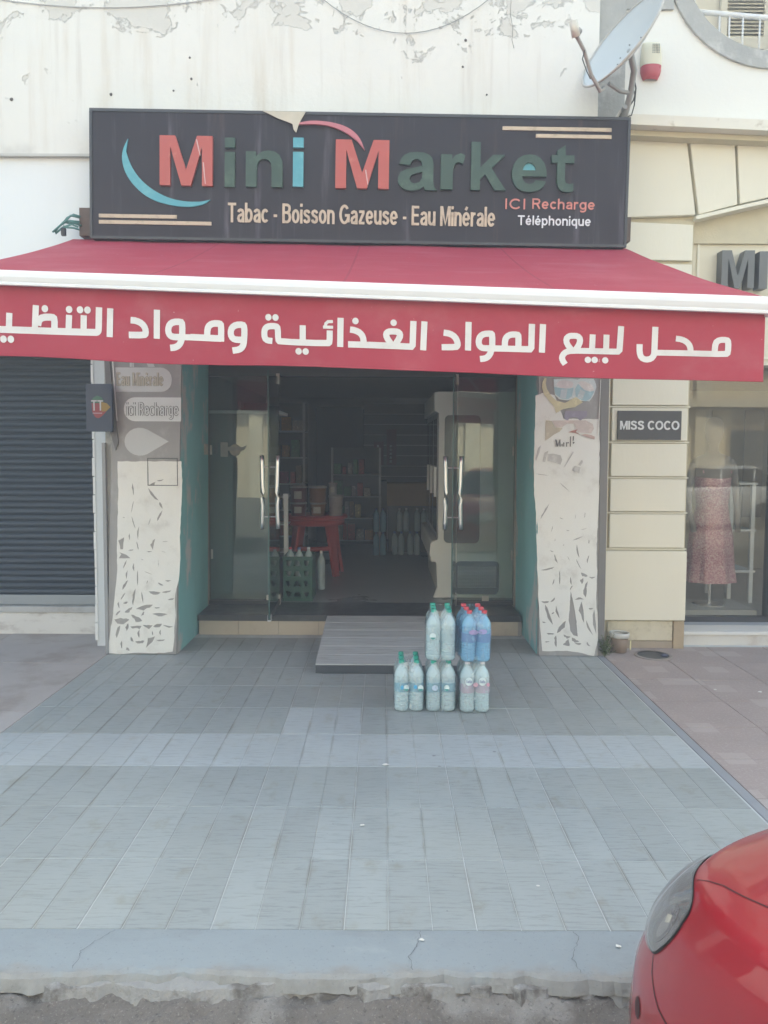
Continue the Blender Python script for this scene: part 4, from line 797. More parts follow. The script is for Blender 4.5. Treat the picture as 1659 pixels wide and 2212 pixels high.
# small blue logo board beside the pillar
tb = thing('logo_board', 'small square dark blue board with TT logo beside the left pillar', 'sign', (-2.25, 6.10, 1.81))
BX(-2.352, -2.145, 6.085, 6.115, 1.808, 2.182).build('board', M('navy_board', (.020, .040, .085), .35, var=.12), tb, bevel=.003)
BX(-2.252, -2.24, 6.116, 6.2, 1.9, 2.1).build('mount', DARKALU, tb)
def lp_(nm, poly, c, k): MB().prism(poly, 6.0835 - .0006 * k, 6.0845 - .0006 * k).build(nm, M('logo_' + nm, c, .4, var=.05), tb)
lp_('red_blob', [(-2.306, 2.03), (-2.30, 1.96), (-2.28, 1.922), (-2.254, 1.912), (-2.225, 1.93), (-2.19, 1.965), (-2.22, 2.03)], (.30, .035, .05), 0)
lp_('yellow_blob', [(-2.245, 2.03), (-2.225, 1.965), (-2.19, 1.968), (-2.157, 2.0), (-2.185, 2.03), (-2.225, 2.04)], (.33, .21, .04), 1)
lp_('green_blob', [(-2.306, 2.035), (-2.295, 2.07), (-2.261, 2.09), (-2.225, 2.075), (-2.205, 2.045), (-2.25, 2.03)], (.035, .16, .10), 2)
for xq in (-2.308, -2.258): stext('letter', 'T', xq, xq + .045, 1.972, 2.054, 6.0805, M('logo_white', (.55, .56, .58), .4), tb, depth=.0005)
BX(-2.297, -2.223, 6.0805, 6.0815, 1.948, 1.956).build('logo_line', M('logo_pale', (.45, .30, .34), .4), tb)

# ------------------------------------------------------------------ glazed shop front
GLASS = glassM('shop_glass', (.78, .84, .82), 1.75, smear=.03, bodycol=(.55, .6, .6))
GEDGE = M('glass_edge', (.05, .12, .11), .2, var=.1)
CLIP = M('satin_clip', (.55, .53, .48), .35, metal=.5, var=.08)
DY = 7.345
def panel(nm, x0_, x1_, label):
    t = thing(nm, label, 'glass panel', ((x0_ + x1_) / 2, DY, ST))
    BX(x0_, x1_, DY - .005, DY + .005, ST + .012, 2.355).build('pane', GLASS, t)
    BX(x0_, x1_, DY - .03, DY + .03, ST + .001, ST + .035).build('bottom_rail', DARKALU, t)
    return t
pl = panel('fixed_glass_panel', -1.678, -1.015, 'fixed glass panel left of the open glass doors')
pr = panel('fixed_glass_panel', .700, 1.248, 'fixed glass panel in front of the drinks cooler, right of the doors')
for t, xs in ((pl, (-1.13,)), (pr, (.95,))):
    for x in xs: BX(x, x + .065, DY - .014, DY + .014, ST + .036, ST + .085).build('clip', CLIP, t, bevel=.003)
for t, x in ((pl, -1.66), (pr, 1.222)):
    for z in (.62, 1.62): BX(x, x + .016, DY - .014, DY + .014, z, z + .09).build('clip', CLIP, t)
# faded printed sticker on the left panel
BX(-1.56, -1.49, DY - .0075, DY - .0065, 1.60, 1.74).build('sticker', M('glass_sticker', (.30, .31, .28), .6, var=.3, vscale=20), pl)
MB().prism(circle(-1.42, 1.665, .055, 20), DY - .0078, DY - .0070).build('sticker', M('glass_sticker2', (.36, .35, .27), .6, var=.3, vscale=20), pl)
MB().prism([(-1.53, 1.655), (-1.33, 1.665), (-1.31, 1.71), (-1.36, 1.69), (-1.47, 1.695), (-1.53, 1.69)], DY - .0088, DY - .0082).build('sticker', MATS['glass_sticker'], pl)
def door(hx, fx, fy, label):
    d = Vector((fx - hx, fy - DY, 0)); L = d.length; d.normalize()
    t = thing('glass_door', label, 'door', (hx, DY, ST)); t.rotation_euler = (0, 0, math.atan2(d.y, d.x))
    BX(.0, L, -.005, .005, .02, 2.16).build('pane', GLASS, t, world=False)
    BX(L - .0015, L + .0015, -.0052, .0052, .02, 2.16).build('glass_edge', GEDGE, t, world=False)
    BX(.0, L, -.012, .012, .018, .062).build('bottom_patch', DARKALU, t, world=False)
    BX(.0, .07, -.016, .016, .0, .10).build('hinge_patch', CLIP, t, world=False, bevel=.003)
    BX(L - .06, L - .005, -.016, .016, .004, .06).build('lock_patch', CHROME, t, world=False, bevel=.003)
    BX(.0, .07, -.016, .016, 2.10, 2.20).build('hinge_patch', CLIP, t, world=False, bevel=.003)
    for s_ in (-1, 1):
        y = s_ * .062; x = L - .09
        pts = [(x, y + s_ * .004 * 0 - s_ * .012 * abs(k - 6) / 6 * 0, .80 + .635 * k / 12) for k in range(13)]
        pts = [(p[0] + .012 * math.cos(math.pi * (k - 6) / 12) - .012, p[1] + s_ * .007 * ((k - 6) / 6) ** 2, p[2]) for k, p in enumerate(pts)]
        h = MB().tube(pts, .019, 12).build('handle', CHROME, t, smooth=True, world=False)
        for z in (.905, 1.335):
            MB().tube([(x, s_ * .0055, z), (x, y, z)], .006, 8).build('handle_rod', CHROME, h, world=False)
    return t
door(-1.005, -.985, 6.545, 'open glass door leaf on the left, swung outwards with bowed steel handles')
door(.690, .585, 6.545, 'open glass door leaf on the right, swung outwards with bowed steel handles')
# switch plate on the left reveal
BX(-1.70, -1.64, 7.10, 7.17, 1.62, 1.72).build('switch_plate', M('beige_plastic', (.50, .47, .41), .5), mk)

# ------------------------------------------------------------------ ramp up to the door
rp = thing('entrance_ramp', 'low wood grain ramp leading up to the shop doors', 'ramp', (.06, 6.2, 0))
RM = M('ramp_wood_tile', (.46, .475, .47), .5, var=.12, vscale=2, col2=(.29, .295, .29), c2=(.50, .68), c2scale=3, stretch=(1.2, 16, 4), bump=.001)
MB().prismx([(5.672, .003), (6.832, .003), (6.832, ST - .014), (5.672, .062)], -.500, .632).build('wedge', M('ramp_core', (.10, .10, .11), .7), rp)
n_ = 6
for i in range(n_):
    y0_ = 5.66 + (6.834 - 5.66) * i / n_; y1_ = 5.66 + (6.834 - 5.66) * (i + 1) / n_ - .004
    z0_ = .064 + (ST - .012 - .064) * i / n_; z1_ = .064 + (ST - .012 - .064) * (i + 1) / n_
    MB().prismx([(y0_, z0_), (y1_, z1_ - .0006), (y1_, z1_ + .0094), (y0_, z0_ + .010)], -.508, .640).build('plank', RM, rp, bevel=.0015)
BX(-.506, .638, 5.655, 5.671, .003, .064).build('front_board', M('ramp_front', (.050, .060, .072), .5, var=.15), rp, bevel=.002)

# ------------------------------------------------------------------ inside the market
FR = M('cooler_white', (.80, .81, .77), .4, var=.05, vscale=2)
fg = thing('drinks_cooler', 'tall white display cooler with side window and vent grille behind the right panel', 'cooler', (.95, 8.6, ST))
SIDE = [(.50, .19), (1.345, .19), (1.345, 2.25), (.53, 2.25), (.50, 2.21), (.50, 2.06), (.545, 2.04), (.545, .78), (.47, .74), (.46, .62), (.53, .54), (.54, .30)]
win = rrect(.60, .96, .74, 2.02, .05); vent = rrect(.715, 1.165, .22, .56, .05)
sheet('side_panel', SIDE, [win, vent], 7.66, 7.70, FR, fg)
BX(.595, .965, 7.688, 7.698, .735, 2.025).build('side_window', M('cooler_side_glass', (.20, .22, .21), .12, var=.1), fg)
BX(.71, 1.17, 7.698, 7.706, .215, .565).build('vent_recess', M('vent_dark', (.10, .105, .10), .6), fg)
for k in range(15):
    z = .29 + k * .0145; BX(.745, 1.135, 7.672, 7.69, z, z + .007).build('vent_slat', M('vent_grey', (.42, .44, .42), .5), fg)
for k in range(20):
    x = .75 + k * .0195; BX(x, x + .006, 7.690, 7.696, .285, .51).build('vent_bar', MATS['vent_grey'], fg)
BX(.56, 1.345, 7.71, 9.66, .19, 2.25).build('body', FR, fg)
BX(.50, .56, 7.71, 9.66, 2.06, 2.25).build('header', FR, fg, bevel=.01)
BX(.47, .56, 7.71, 9.66, .54, .76).build('bumper', FR, fg, bevel=.02)
DG = M('cooler_door_glass', (.035, .04, .042), .08, var=.1)
for k in range(3):
    ya = 7.74 + k * .64
    d_ = BX(.535, .558, ya, ya + .62, .78, 2.05).build('door', M('cooler_door_frame', (.30, .31, .32), .4, metal=.3), fg)
    BX(.530, .5345, ya + .06, ya + .56, .84, 1.99).build('door_glass', DG, d_)
    BX(.505, .530, ya + .02, ya + .045, 1.2, 1.5).build('door_handle', FR, d_)
# tall grey cabinet behind the left panel
cbn = thing('grey_cabinet', 'tall plain grey cabinet standing behind the left glass panel', 'cabinet', (-1.45, 7.8, ST))
BX(-1.72, -1.12, 7.55, 8.15, .19, 2.02).build('carcass', M('grey_green_panel', (.21, .245, .24), .6, var=.06), cbn, bevel=.004)
BX(-1.72, -1.12, 7.54, 7.549, .26, 2.0).build('back_panel', M('grey_green_back', (.225, .265, .262), .55, var=.05), cbn)
BX(-1.74, -1.02, 7.53, 8.17, 2.021, 2.05).build('top_board', WHITEMET, cbn)
# red plastic table
rt = thing('plastic_table', 'round red plastic table with splayed legs carrying tubs', 'table', (-.82, 9.15, ST))
RP = M('red_plastic', (.50, .035, .018), .45, var=.08)
MB().lathe([(.02, .665), (.36, .665), (.385, .675), (.385, .70), (.37, .712), (.02, .712)], (-.82, 9.15, ST), 32).build('table_top', RP, rt, smooth=True)
MB().lathe([(.33, .60), (.35, .60), (.35, .664), (.33, .664)], (-.82, 9.15, ST), 32, cap=False).build('apron', RP, rt, smooth=True)
for a in (30, 140, 215, 320):
    c_, s_ = math.cos(rad(a)), math.sin(rad(a)); mb = MB(); secs = ((.24, .62, .075), (.27, .40, .055), (.34, .0, .045))
    for r, z, hw in secs:
        for q, t_ in ((-hw, -.02), (hw, -.02), (hw, .025), (-hw, .025)):
            mb.v.append((-.82 + (r + t_) * c_ - q * s_, 9.15 + (r + t_) * s_ + q * c_, ST + z))
    mb.f = [(i * 4 + k, i * 4 + (k + 1) % 4, i * 4 + 4 + (k + 1) % 4, i * 4 + 4 + k) for i in range(2) for k in range(4)] + [(3, 2, 1, 0), (8, 9, 10, 11)]
    mb.build('leg', RP, rt, bevel=.008)
MB().tube([(-1.08, 8.98, ST + .33), (-.82, 8.93, ST + .32), (-.60, 8.95, ST + .33)], .028, 8).build('stretcher', RP, rt, smooth=True)
# tubs on the table
def tub(x, y, z, r, h, col, label, lab=True, grp='plastic tubs on the red table'):
    t = thing('plastic_tub', label, 'tub', (x, y, z), group=grp)
    MB().lathe([(r * .86, 0), (r * .90, .005), (r * .97, h * .86), (r, h * .88)], (0, 0, 0), 22).build('body', M('tub_' + '%02d%02d%02d' % tuple(int(c * 99) for c in col), col, .3, var=.12), t, smooth=True, world=False)
    MB().lathe([(r * 1.05, h * .885), (r * 1.06, h * .97), (r * 1.0, h), (.01, h)], (0, 0, 0), 22).build('lid', M('tub_lid', (.42, .40, .39), .3, var=.06), t, smooth=True, world=False)
    if lab:
        mb = MB(); rr = r * .955
        for j in (0, 1):
            for k in range(7):
                a = rad(-90 - 28 + 56 * k / 6); mb.v.append((rr * math.cos(a), rr * math.sin(a), h * (.22 + .48 * j)))
        mb.f = [(k, k + 1, k + 8, k + 7) for k in range(6)]
        mb.build('label', M('tub_label', (.50, .48, .42), .5, var=.15, vscale=30), t, world=False)
tz = ST + .714
tub(-1.00, 8.98, tz, .095, .155, (.16, .045, .03), 'dark red tub on the left of the red table, under another tub')
tub(-.775, 8.96, tz, .095, .155, (.22, .10, .025), 'orange tub with paper label on the red table, under another tub')
tub(-1.00, 8.98, tz + .157, .10, .19, (.13, .03, .04), 'dark red tub stacked on top on the left of the table')
tub(-.775, 8.96, tz + .157, .105, .19, (.25, .11, .03), 'orange tub stacked on top in the middle of the table', lab=False)
tub(-.565, 9.0, tz, .085, .24, (.40, .36, .35), 'tall whitish tub at the right edge of the red table', lab=False)
tub(-.60, 9.0, tz + .242, .05, .14, (.36, .35, .33), 'small white jar standing on the tall whitish tub')
# green crate by the door
cr = thing('bottle_crate', 'green plastic bottle crate standing just inside the left door', 'crate', (-.845, 7.6, ST))
CG = M('crate_green', (.016, .085, .055), .45, var=.1)
x0_, x1_, y0_, y1_, zc, hc = -.985, -.70, 7.47, 7.85, ST, .44
holes = []
for k in range(4):
    z = zc + .045 + k * .10
    holes += [[(x0_ + .10, z), (x0_ + .175, z), (x0_ + .155, z + .055), (x0_ + .12, z + .055)], [(x0_ + .20, z + .055), (x0_ + .255, z + .055), (x0_ + .24, z), (x0_ + .215, z)], [(x0_ + .025, z + .055), (x0_ + .085, z + .055), (x0_ + .07, z), (x0_ + .04, z)]]
sheet('front_wall', [(x0_, zc), (x1_, zc), (x1_, zc + hc), (x0_, zc + hc)], holes, y0_, y0_ + .008, CG, cr)
sheet('back_wall', [(x0_, zc), (x1_, zc), (x1_, zc + hc), (x0_, zc + hc)], holes, y1_ - .008, y1_, CG, cr)
for x in (x0_, x1_ - .008): BX(x, x + .008, y0_ + .008, y1_ - .008, zc, zc + hc).build('side_wall', CG, cr)
BX(x0_ + .008, x1_ - .008, y0_ + .008, y1_ - .008, zc, zc + .015).build('floor', CG, cr)
for z in (zc + hc - .03, zc + .0): BX(x0_ - .006, x1_ + .006, y0_ - .007, y0_ - .0005, z, z + .03).build('rim', CG, cr)
for k in range(1, 3):
    BX(x0_ + .095 * k - .002, x0_ + .095 * k + .002, y0_ + .01, y1_ - .01, zc + .1, zc + hc - .04).build('divider', CG, cr)

# bottles used in and outside the shop -------------------------------------------------
BP = [(.006, 0), (.030, 0), (.039, .005), (.0435, .016), (.0435, .028)]
for _k in range(6):
    _z = .028 + _k * .0165; BP += [(.0435, _z + .003), (.0395, _z + .0075), (.0395, _z + .0095), (.0435, _z + .014)]
BP += [(.0435, .130), (.0422, .135), (.0422, .185), (.0435, .190), (.0405, .196), (.0435, .202), (.0435, .208), (.0405, .214), (.0430, .221), (.0425, .232), (.0385, .252), (.0300, .270), (.0210, .284), (.0155, .293), (.0145, .300), (.0175, .302), (.0175, .306), (.0140, .307), (.0140, .312)]
def bottle_mat(name, col, body):
    m, nt, b = base(name); nt.nodes.remove(b)
    tr = nt.nodes.new('ShaderNodeBsdfTransparent'); tr.inputs[0].default_value = c4(col)
    df = nt.nodes.new('ShaderNodeBsdfDiffuse'); df.inputs[0].default_value = c4(tuple(x * .97 for x in col))
    tl = nt.nodes.new('ShaderNodeBsdfTranslucent'); tl.inputs[0].default_value = c4(col)
    gl = nt.nodes.new('ShaderNodeBsdfGlossy'); gl.inputs['Roughness'].default_value = .10
    m1 = nt.nodes.new('ShaderNodeMixShader'); m1.inputs[0].default_value = .15; nt.links.new(df.outputs[0], m1.inputs[1]); nt.links.new(tl.outputs[0], m1.inputs[2])
    m2 = nt.nodes.new('ShaderNodeMixShader'); m2.inputs[0].default_value = body; nt.links.new(tr.outputs[0], m2.inputs[1]); nt.links.new(m1.outputs[0], m2.inputs[2])
    fr_ = schlick(nt, .04)
    m3 = nt.nodes.new('ShaderNodeMixShader'); nt.links.new(mathn(nt, 'MULTIPLY', fr_, 1.6, True), m3.inputs[0]); nt.links.new(m2.outputs[0], m3.inputs[1]); nt.links.new(gl.outputs[0], m3.inputs[2])
    nt.links.new(m3.outputs[0], nt.nodes['Material Output'].inputs[0])
    return m
BCLR = bottle_mat('clear_bottle', (.82, .975, 1.0), .54)
BBLU = bottle_mat('blue_bottle', (.42, .80, 1.0), .58)
def bmesh_(mat): return MB().lathe(BP, n=22).mesh('bottle', mat, True)
def capmesh(mat): return MB().lathe([(.0155, .304), (.016, .309), (.016, .324), (.0145, .327), (.002, .327)], n=16).mesh('cap', mat, True)
def labmesh(mat): return MB().lathe([(.0445, .128), (.0447, .130), (.0447, .184), (.0445, .186)], n=22, cap=False).mesh('label', mat, True)
CAPG = capmesh(M('green_cap', (.02, .36, .27), .4, var=.06)); CAPR = capmesh(M('red_cap', (.62, .07, .10), .4, var=.06)); CAPW = capmesh(M('white_cap', (.72, .70, .73), .4))
CAPB = capmesh(M('blue_cap', (.08, .16, .40), .4))
LBB = labmesh(glassM('blue_label', (.72, .88, .93), 1.3, .3, body=.28, bodycol=(.36, .68, .82)))
LBP = labmesh(glassM('pink_label', (.9, .84, .88), 1.3, .3, body=.5, bodycol=(.74, .56, .66)))
LBV = labmesh(glassM('violet_label', (.75, .8, .92), 1.3, .3, body=.35, bodycol=(.36, .50, .76)))
BOT, BOTB = bmesh_(BCLR), bmesh_(BBLU)
bt = thing('loose_bottle', 'single clear bottle standing beside the green crate', 'bottle', (-.655, 8.0, ST + .02))
bt.scale = (1.0, 1.0, 1.25); b0 = inst(BOT, 'body', bt); inst(CAPW, 'cap', b0)
for k, (x, y) in enumerate(((-.93, 7.6), (-.84, 7.58), (-.75, 7.62))):
    t = thing('crate_bottle', ('leftmost', 'middle', 'rightmost')[k] + ' bottle poking out of the green crate', 'bottle', (x, y, ST + .19), group='bottles in the green crate')
    b0 = inst(BOT, 'body', t); inst((CAPR, CAPB, CAPW)[k], 'cap', b0)
# white rack post, shelf racks and goods further back
rk = thing('wire_rack', 'white wire rack with a square post just inside the left door', 'rack', (-1.06, 8.2, ST))
BX(-1.045, -1.00, 7.98, 8.02, ST, 1.16).build('post', WHITEMET, rk); BX(-1.05, -.995, 7.97, 8.03, 1.161, 1.21).build('post_cap', WHITEMET, rk)
for z in (.55, .85, 1.15): BX(-1.6, -1.05, 8.3, 8.6, z, z + .012).build('shelf', WHITEMET, rk)
def shelf_unit(nm, label, x0_, x1_, y0_, y1_, top, levels, col, posts=True):
    t = thing(nm, label, 'shelf', ((x0_ + x1_) / 2, (y0_ + y1_) / 2, ST)); m_ = M('shelf_%d' % int(col * 1000), (col, col, col * 1.02), .5, var=.1)
    BX(x0_, x1_, y1_ - .015, y1_, ST, top).build('back_panel', m_, t)
    for z in levels: BX(x0_, x1_, y0_, y1_ - .016, z, z + .018).build('shelf_board', M('shelf_board', (.45, .46, .47), .4, var=.05), t)
    if posts:
        for x in (x0_, x1_ - .03): BX(x, x + .03, y0_ - .001, y0_ + .03, ST, top).build('post', M('shelf_post', (.40, .40, .41), .4, metal=.4), t)
    return t
shelf_unit('wall_shelf', 'dark shelf unit with packets along the left inner wall', -1.93, -1.05, 10.2, 10.6, 2.3, (.5, .85, 1.2, 1.55, 1.9), .10)
shelf_unit('gondola_shelf', 'low shop shelf with slim metal post in the middle of the shop', -.80, -.05, 11.6, 12.0, 1.70, (.28, .62, .95, 1.28), .09)
dc = thing('dark_cabinet', 'tall dark cabinet against the back wall of the shop', 'cabinet', (-.68, 12.4, ST))
BX(-1.08, -.34, 12.2, 12.68, ST, 2.32).build('carcass', M('dark_wood', (.022, .017, .022), .5), dc)
for k in range(5): BX(-1.06, -.36, 12.185, 12.199, ST + .10 + k * .42, ST + .48 + k * .42).build('drawer', MATS['dark_wood'], dc)
sw = thing('slat_wall', 'grey slotted display panel with pale grooves on the back wall', 'display panel', (.4, 12.66, 1.2))
for k in range(9):
    z = .9 + k * .17
    BX(-.34, 1.1, 12.64, 12.69, z, z + .155).build('panel_slat', M('slat_panel', (.115, .105, .105), .5, var=.06), sw)
    BX(-.34, 1.1, 12.63, 12.69, z + .156, z + .169).build('groove_strip', M('groove_white', (.42, .40, .40), .4), sw)
for k, x in enumerate((-.17, .04)):
    t = thing('hanging_card', ('left', 'right')[k] + ' dark red card of small packets hanging on the slotted panel', 'card', (x, 12.6, 1.5), group='cards on the slotted panel')
    BX(x, x + .16, 12.60, 12.62, 1.42 - .0 * k, 1.80 + .2 * k).build('card', M('card_red', (.13, .015, .03), .5), t)
    for q in range(5): BX(x + .05, x + .085, 12.59, 12.599, 1.46 + q * .062, 1.50 + q * .062).build('packet', M('packet_white', (.75, .73, .74), .4), t)
yb = thing('yellow_display_box', 'large yellow display box at the back of the shop', 'box', (.36, 11.3, ST + .5))
BX(.06, .72, 11.1, 11.5, ST, .86).build('base', M('yb_base', (.10, .10, .075), .5), yb); BX(.04, .74, 11.08, 11.52, .861, 1.19).build('panel', M('ochre_panel', (.28, .17, .02), .5, var=.1), yb)
BX(-.04, .04, 11.1, 11.5, ST, 1.22).build('side', BLACKMET, yb)
rb = random.Random(3)
cols = [(.35, .05, .05), (.40, .36, .30), (.10, .12, .25), (.45, .25, .05), (.08, .22, .10), (.42, .40, .38), (.30, .22, .14), (.22, .04, .10), (.5, .42, .2)]
names = ['red', 'cream', 'navy', 'orange', 'green', 'white', 'brown', 'maroon', 'yellow']
def goods(xa, xb, y, z, n, hmin, hmax, where, d=.12):
    x = xa; i = 0
    while x < xb - .05 and i < n:
        wd = rb.uniform(.06, .14); h = rb.uniform(hmin, hmax); ci = rb.randrange(9)
        t = BX(x, x + wd - .008, y, y + d, z, z + h).build('carton', M('carton_' + names[ci], cols[ci], .5, var=.2, vscale=25, col2=tuple(min(1, c * 1.8) for c in cols[ci]), c2=(.55, .62), c2scale=30), bevel=.003)
        tag(t, 'small %s packet, %s from the left %s' % (names[ci], ('first', 'second', 'third', 'fourth', 'fifth', 'sixth')[i], where), 'packet', 'packets on the shop shelves')
        x += wd + rb.uniform(0, .02); i += 1
for z, wv in ((.518, 'bottom level'), (.868, 'second level'), (1.218, 'third level'), (1.568, 'fourth level'), (1.918, 'top level')):
    goods(-1.5, -1.06, 10.24, z, 4, .10, .24, 'on the ' + wv + ' of the left wall shelf')
for z, wv in ((.298, 'bottom level'), (.638, 'second level'), (.968, 'third level'), (1.298, 'top level')):
    goods(-.76, -.1, 11.64, z, 5, .10, .26, 'on the ' + wv + ' of the middle shelf')

# ------------------------------------------------------------------ shrink wrapped packs of water bottles
def film_mat(name, tint, body):
    m, nt, b = base(name); nt.nodes.remove(b); p = pos(nt)
    bn = nt.nodes.new('ShaderNodeBump'); bn.inputs['Distance'].default_value = .005
    wr = noi(nt, pos(nt, (1, 1, .45)), 42, 3, .5, 1.2); nt.links.new(wr, bn.inputs['Height'])
    tr = nt.nodes.new('ShaderNodeBsdfTransparent'); tr.inputs[0].default_value = c4(tint)
    tl = nt.nodes.new('ShaderNodeBsdfTranslucent'); tl.inputs[0].default_value = c4(body); df = nt.nodes.new('ShaderNodeBsdfDiffuse'); df.inputs[0].default_value = c4(body)
    gl = nt.nodes.new('ShaderNodeBsdfGlossy'); gl.inputs['Roughness'].default_value = .12; nt.links.new(bn.outputs[0], gl.inputs['Normal'])
    m1 = nt.nodes.new('ShaderNodeMixShader'); m1.inputs[0].default_value = .25; nt.links.new(df.outputs[0], m1.inputs[1]); nt.links.new(tl.outputs[0], m1.inputs[2])
    f = mathn(nt, 'ADD', mathn(nt, 'MULTIPLY', ramp(nt, wr, .52, .66), .32), .10)
    m2 = nt.nodes.new('ShaderNodeMixShader'); nt.links.new(f, m2.inputs[0]); nt.links.new(tr.outputs[0], m2.inputs[1]); nt.links.new(m1.outputs[0], m2.inputs[2])
    fr_ = schlick(nt, .045, bn.outputs[0])
    m3 = nt.nodes.new('ShaderNodeMixShader'); nt.links.new(mathn(nt, 'MULTIPLY', fr_, 1.3, True), m3.inputs[0]); nt.links.new(m2.outputs[0], m3.inputs[1]); nt.links.new(gl.outputs[0], m3.inputs[2])
    nt.links.new(m3.outputs[0], nt.nodes['Material Output'].inputs[0])
    return m
SHRINK = film_mat('shrink_film', (.99, 1, 1), (.90, .98, .99))
SHRINKB = film_mat('blue_shrink_film', (.90, .95, .99), (.55, .82, .96))
PITCH = .0965
def film_mesh(nx, ny, cap_r, mat, seed):
    mb = MB(); rg = random.Random(seed); N = 44
    hw, hd = nx * PITCH / 2 + .001, ny * PITCH / 2 + .001
    levels = [(0.0, -.010), (.006, -.002), (.03, .0015), (.08, .001), (.125, .0), (.16, .002), (.20, .002), (.225, -.001), (.25, -.010), (.275, -.020), (.30, -.027), (.318, -.029)]
    for li, (z, ins) in enumerate(levels):
        for k in range(N):
            a = 2 * math.pi * k / N; ex = 2 / 5.5
            cx = math.copysign(abs(math.cos(a)) ** ex, math.cos(a)); cy = math.copysign(abs(math.sin(a)) ** ex, math.sin(a))
            x = cx * (hw + ins); y = cy * (hd + ins)
            scal = .0018 * math.cos(2 * math.pi * x / PITCH + (math.pi if nx % 2 == 0 else 0)) * (1 if abs(cy) > .9 else 0)
            wr = rg.uniform(-.0016, .0016)
            mb.v.append((x + cx * wr, y + cy * (wr - scal), z + (rg.uniform(-.004, .004) if li == len(levels) - 1 else 0)))
    L = len(levels)
    mb.f = [(j * N + k, j * N + (k + 1) % N, (j + 1) * N + (k + 1) % N, (j + 1) * N + k) for j in range(L - 1) for k in range(N)]
    return mb.mesh('film', mat, True)
def pack(x, y, z, rot, label, bot, cap, lab, film, seed, badge=None, tilt=(0, 0)):
    t = thing('water_pack', label, 'water pack', (x, y, z), rot, 'packs of bottled water in front of the ramp')
    t.rotation_euler = (tilt[0], tilt[1], rot)
    rg = random.Random(seed)
    for i in range(2):
        for j in range(3):
            b_ = inst(bot, 'bottle', t, ((i - .5) * PITCH, (j - 1) * PITCH, .001), (0, 0, rg.uniform(0, 6)), (1.09, 1.09, 1.0))
            inst(cap, 'cap', b_)
            if lab: inst(lab, 'label', b_)
    inst(film_mesh(2, 3, .016, film, seed), 'film', t)
    if badge:
        for i, bx_ in enumerate(badge):
            cx, cz, rx, rz, m1, m2, txt = bx_
            mb = MB(); mb.prism([(cx + rx * math.cos(2 * math.pi * k / 20), cz + rz * math.sin(2 * math.pi * k / 20)) for k in range(20)], -.1472, -.1467)
            q = mb.build('badge', m1, t, world=False)
            if m2: MB().prism([(cx + rx * .9 * math.cos(rad(200 + 140 * k / 8)), cz + rz * .95 * math.sin(rad(200 + 140 * k / 8))) for k in range(9)], -.1482, -.1476).build('badge_band', m2, q, world=False)
            if txt: stext('badge_lettering', txt, cx - rx * .75, cx + rx * .75, cz - rz * .3, cz + rz * .35, -.1488, M('badge_ink', (.20, .25, .42), .5), q, depth=.0002, world=False)
    return t
BW = M('badge_white', (.70, .80, .80), .4, var=.05); BG = M('badge_green', (.05, .30, .27), .4); BGR = M('badge_lilac', (.44, .34, .56), .4); BBL = M('badge_blue', (.10, .42, .66), .4); BPK = M('badge_pink', (.70, .36, .44), .4, var=.2)
Z2 = .3295
pack(.166, 4.965, .001, 0.0, 'pack of clear bottles with green caps, leftmost on the tiles and nothing on it', BOT, CAPG, LBB, SHRINK, 11,
     [(-.028, .150, .0, .0, BW, None, None)] * 0 + [(-.018, .158, .017, .020, BW, BG, None), (.073, .158, .017, .020, BW, BG, None), (-.045, .160, .012, .014, BBL, None, None), (.040, .164, .012, .013, BBL, None, None)])
pack(.371, 4.965, .001, 0.0, 'pack of clear bottles with green caps, bottom middle under another pack', BOT, CAPG, LBB, SHRINK, 12,
     [(-.040, .158, .020, .018, M('badge_mauve', (.50, .58, .70), .4), None, None), (.035, .158, .017, .020, BW, BG, None)])
pack(.5855, 4.95, .001, 0.02, 'pack of bottles with pink labels on the floor, bottom right', BOT, CAPW, LBP, SHRINK, 13,
     [(-.043, .205, .024, .027, BW, None, 'Safia'), (.043, .205, .024, .027, BW, None, 'Safia'), (.0, .185, .016, .014, BPK, None, None), (.08, .186, .010, .012, BPK, None, None)])
pack(.370, 4.975, Z2, -.03, 'pack of clear bottles with green caps stacked on top in the middle', BOT, CAPG, None, SHRINK, 14,
     [(-.052, .160, .020, .022, BW, BG, None)], tilt=(0, .01))
pack(.580, 4.955, Z2, .10, 'blue tinted pack of bottles with red caps stacked on the right', BOTB, CAPR, LBV, SHRINKB, 15,
     [(-.028, .196, .030, .016, BGR, None, None), (.030, .200, .030, .016, M('badge_violet', (.40, .36, .62), .4), None, None)], tilt=(.02, .02))
# packs at the back of the shop
for k, (x, y, z) in enumerate(((-.06, 10.8, ST), (-.06, 10.8, ST + .33), (.20, 10.85, ST), (.42, 10.85, ST), (.27, 10.9, ST + .33), (.52, 10.9, ST + .33))):
    t = thing('stored_water_pack', 'dim water pack at the back of the shop, ' + ('lower of the leftmost stack', 'upper of the leftmost stack', 'lower of the middle stack', 'lower of the stack nearest the cooler', 'upper of the middle stack', 'upper of the stack nearest the cooler')[k], 'water pack', (x, y, z), group='packs of bottled water inside the shop')
    for i in range(2):
        for j in range(2):
            b_ = inst(BOTB if k < 2 else BOT, 'bottle', t, ((i - .5) * PITCH, (j - .5) * PITCH, .001)); inst(CAPB if k < 4 else CAPW, 'cap', b_)

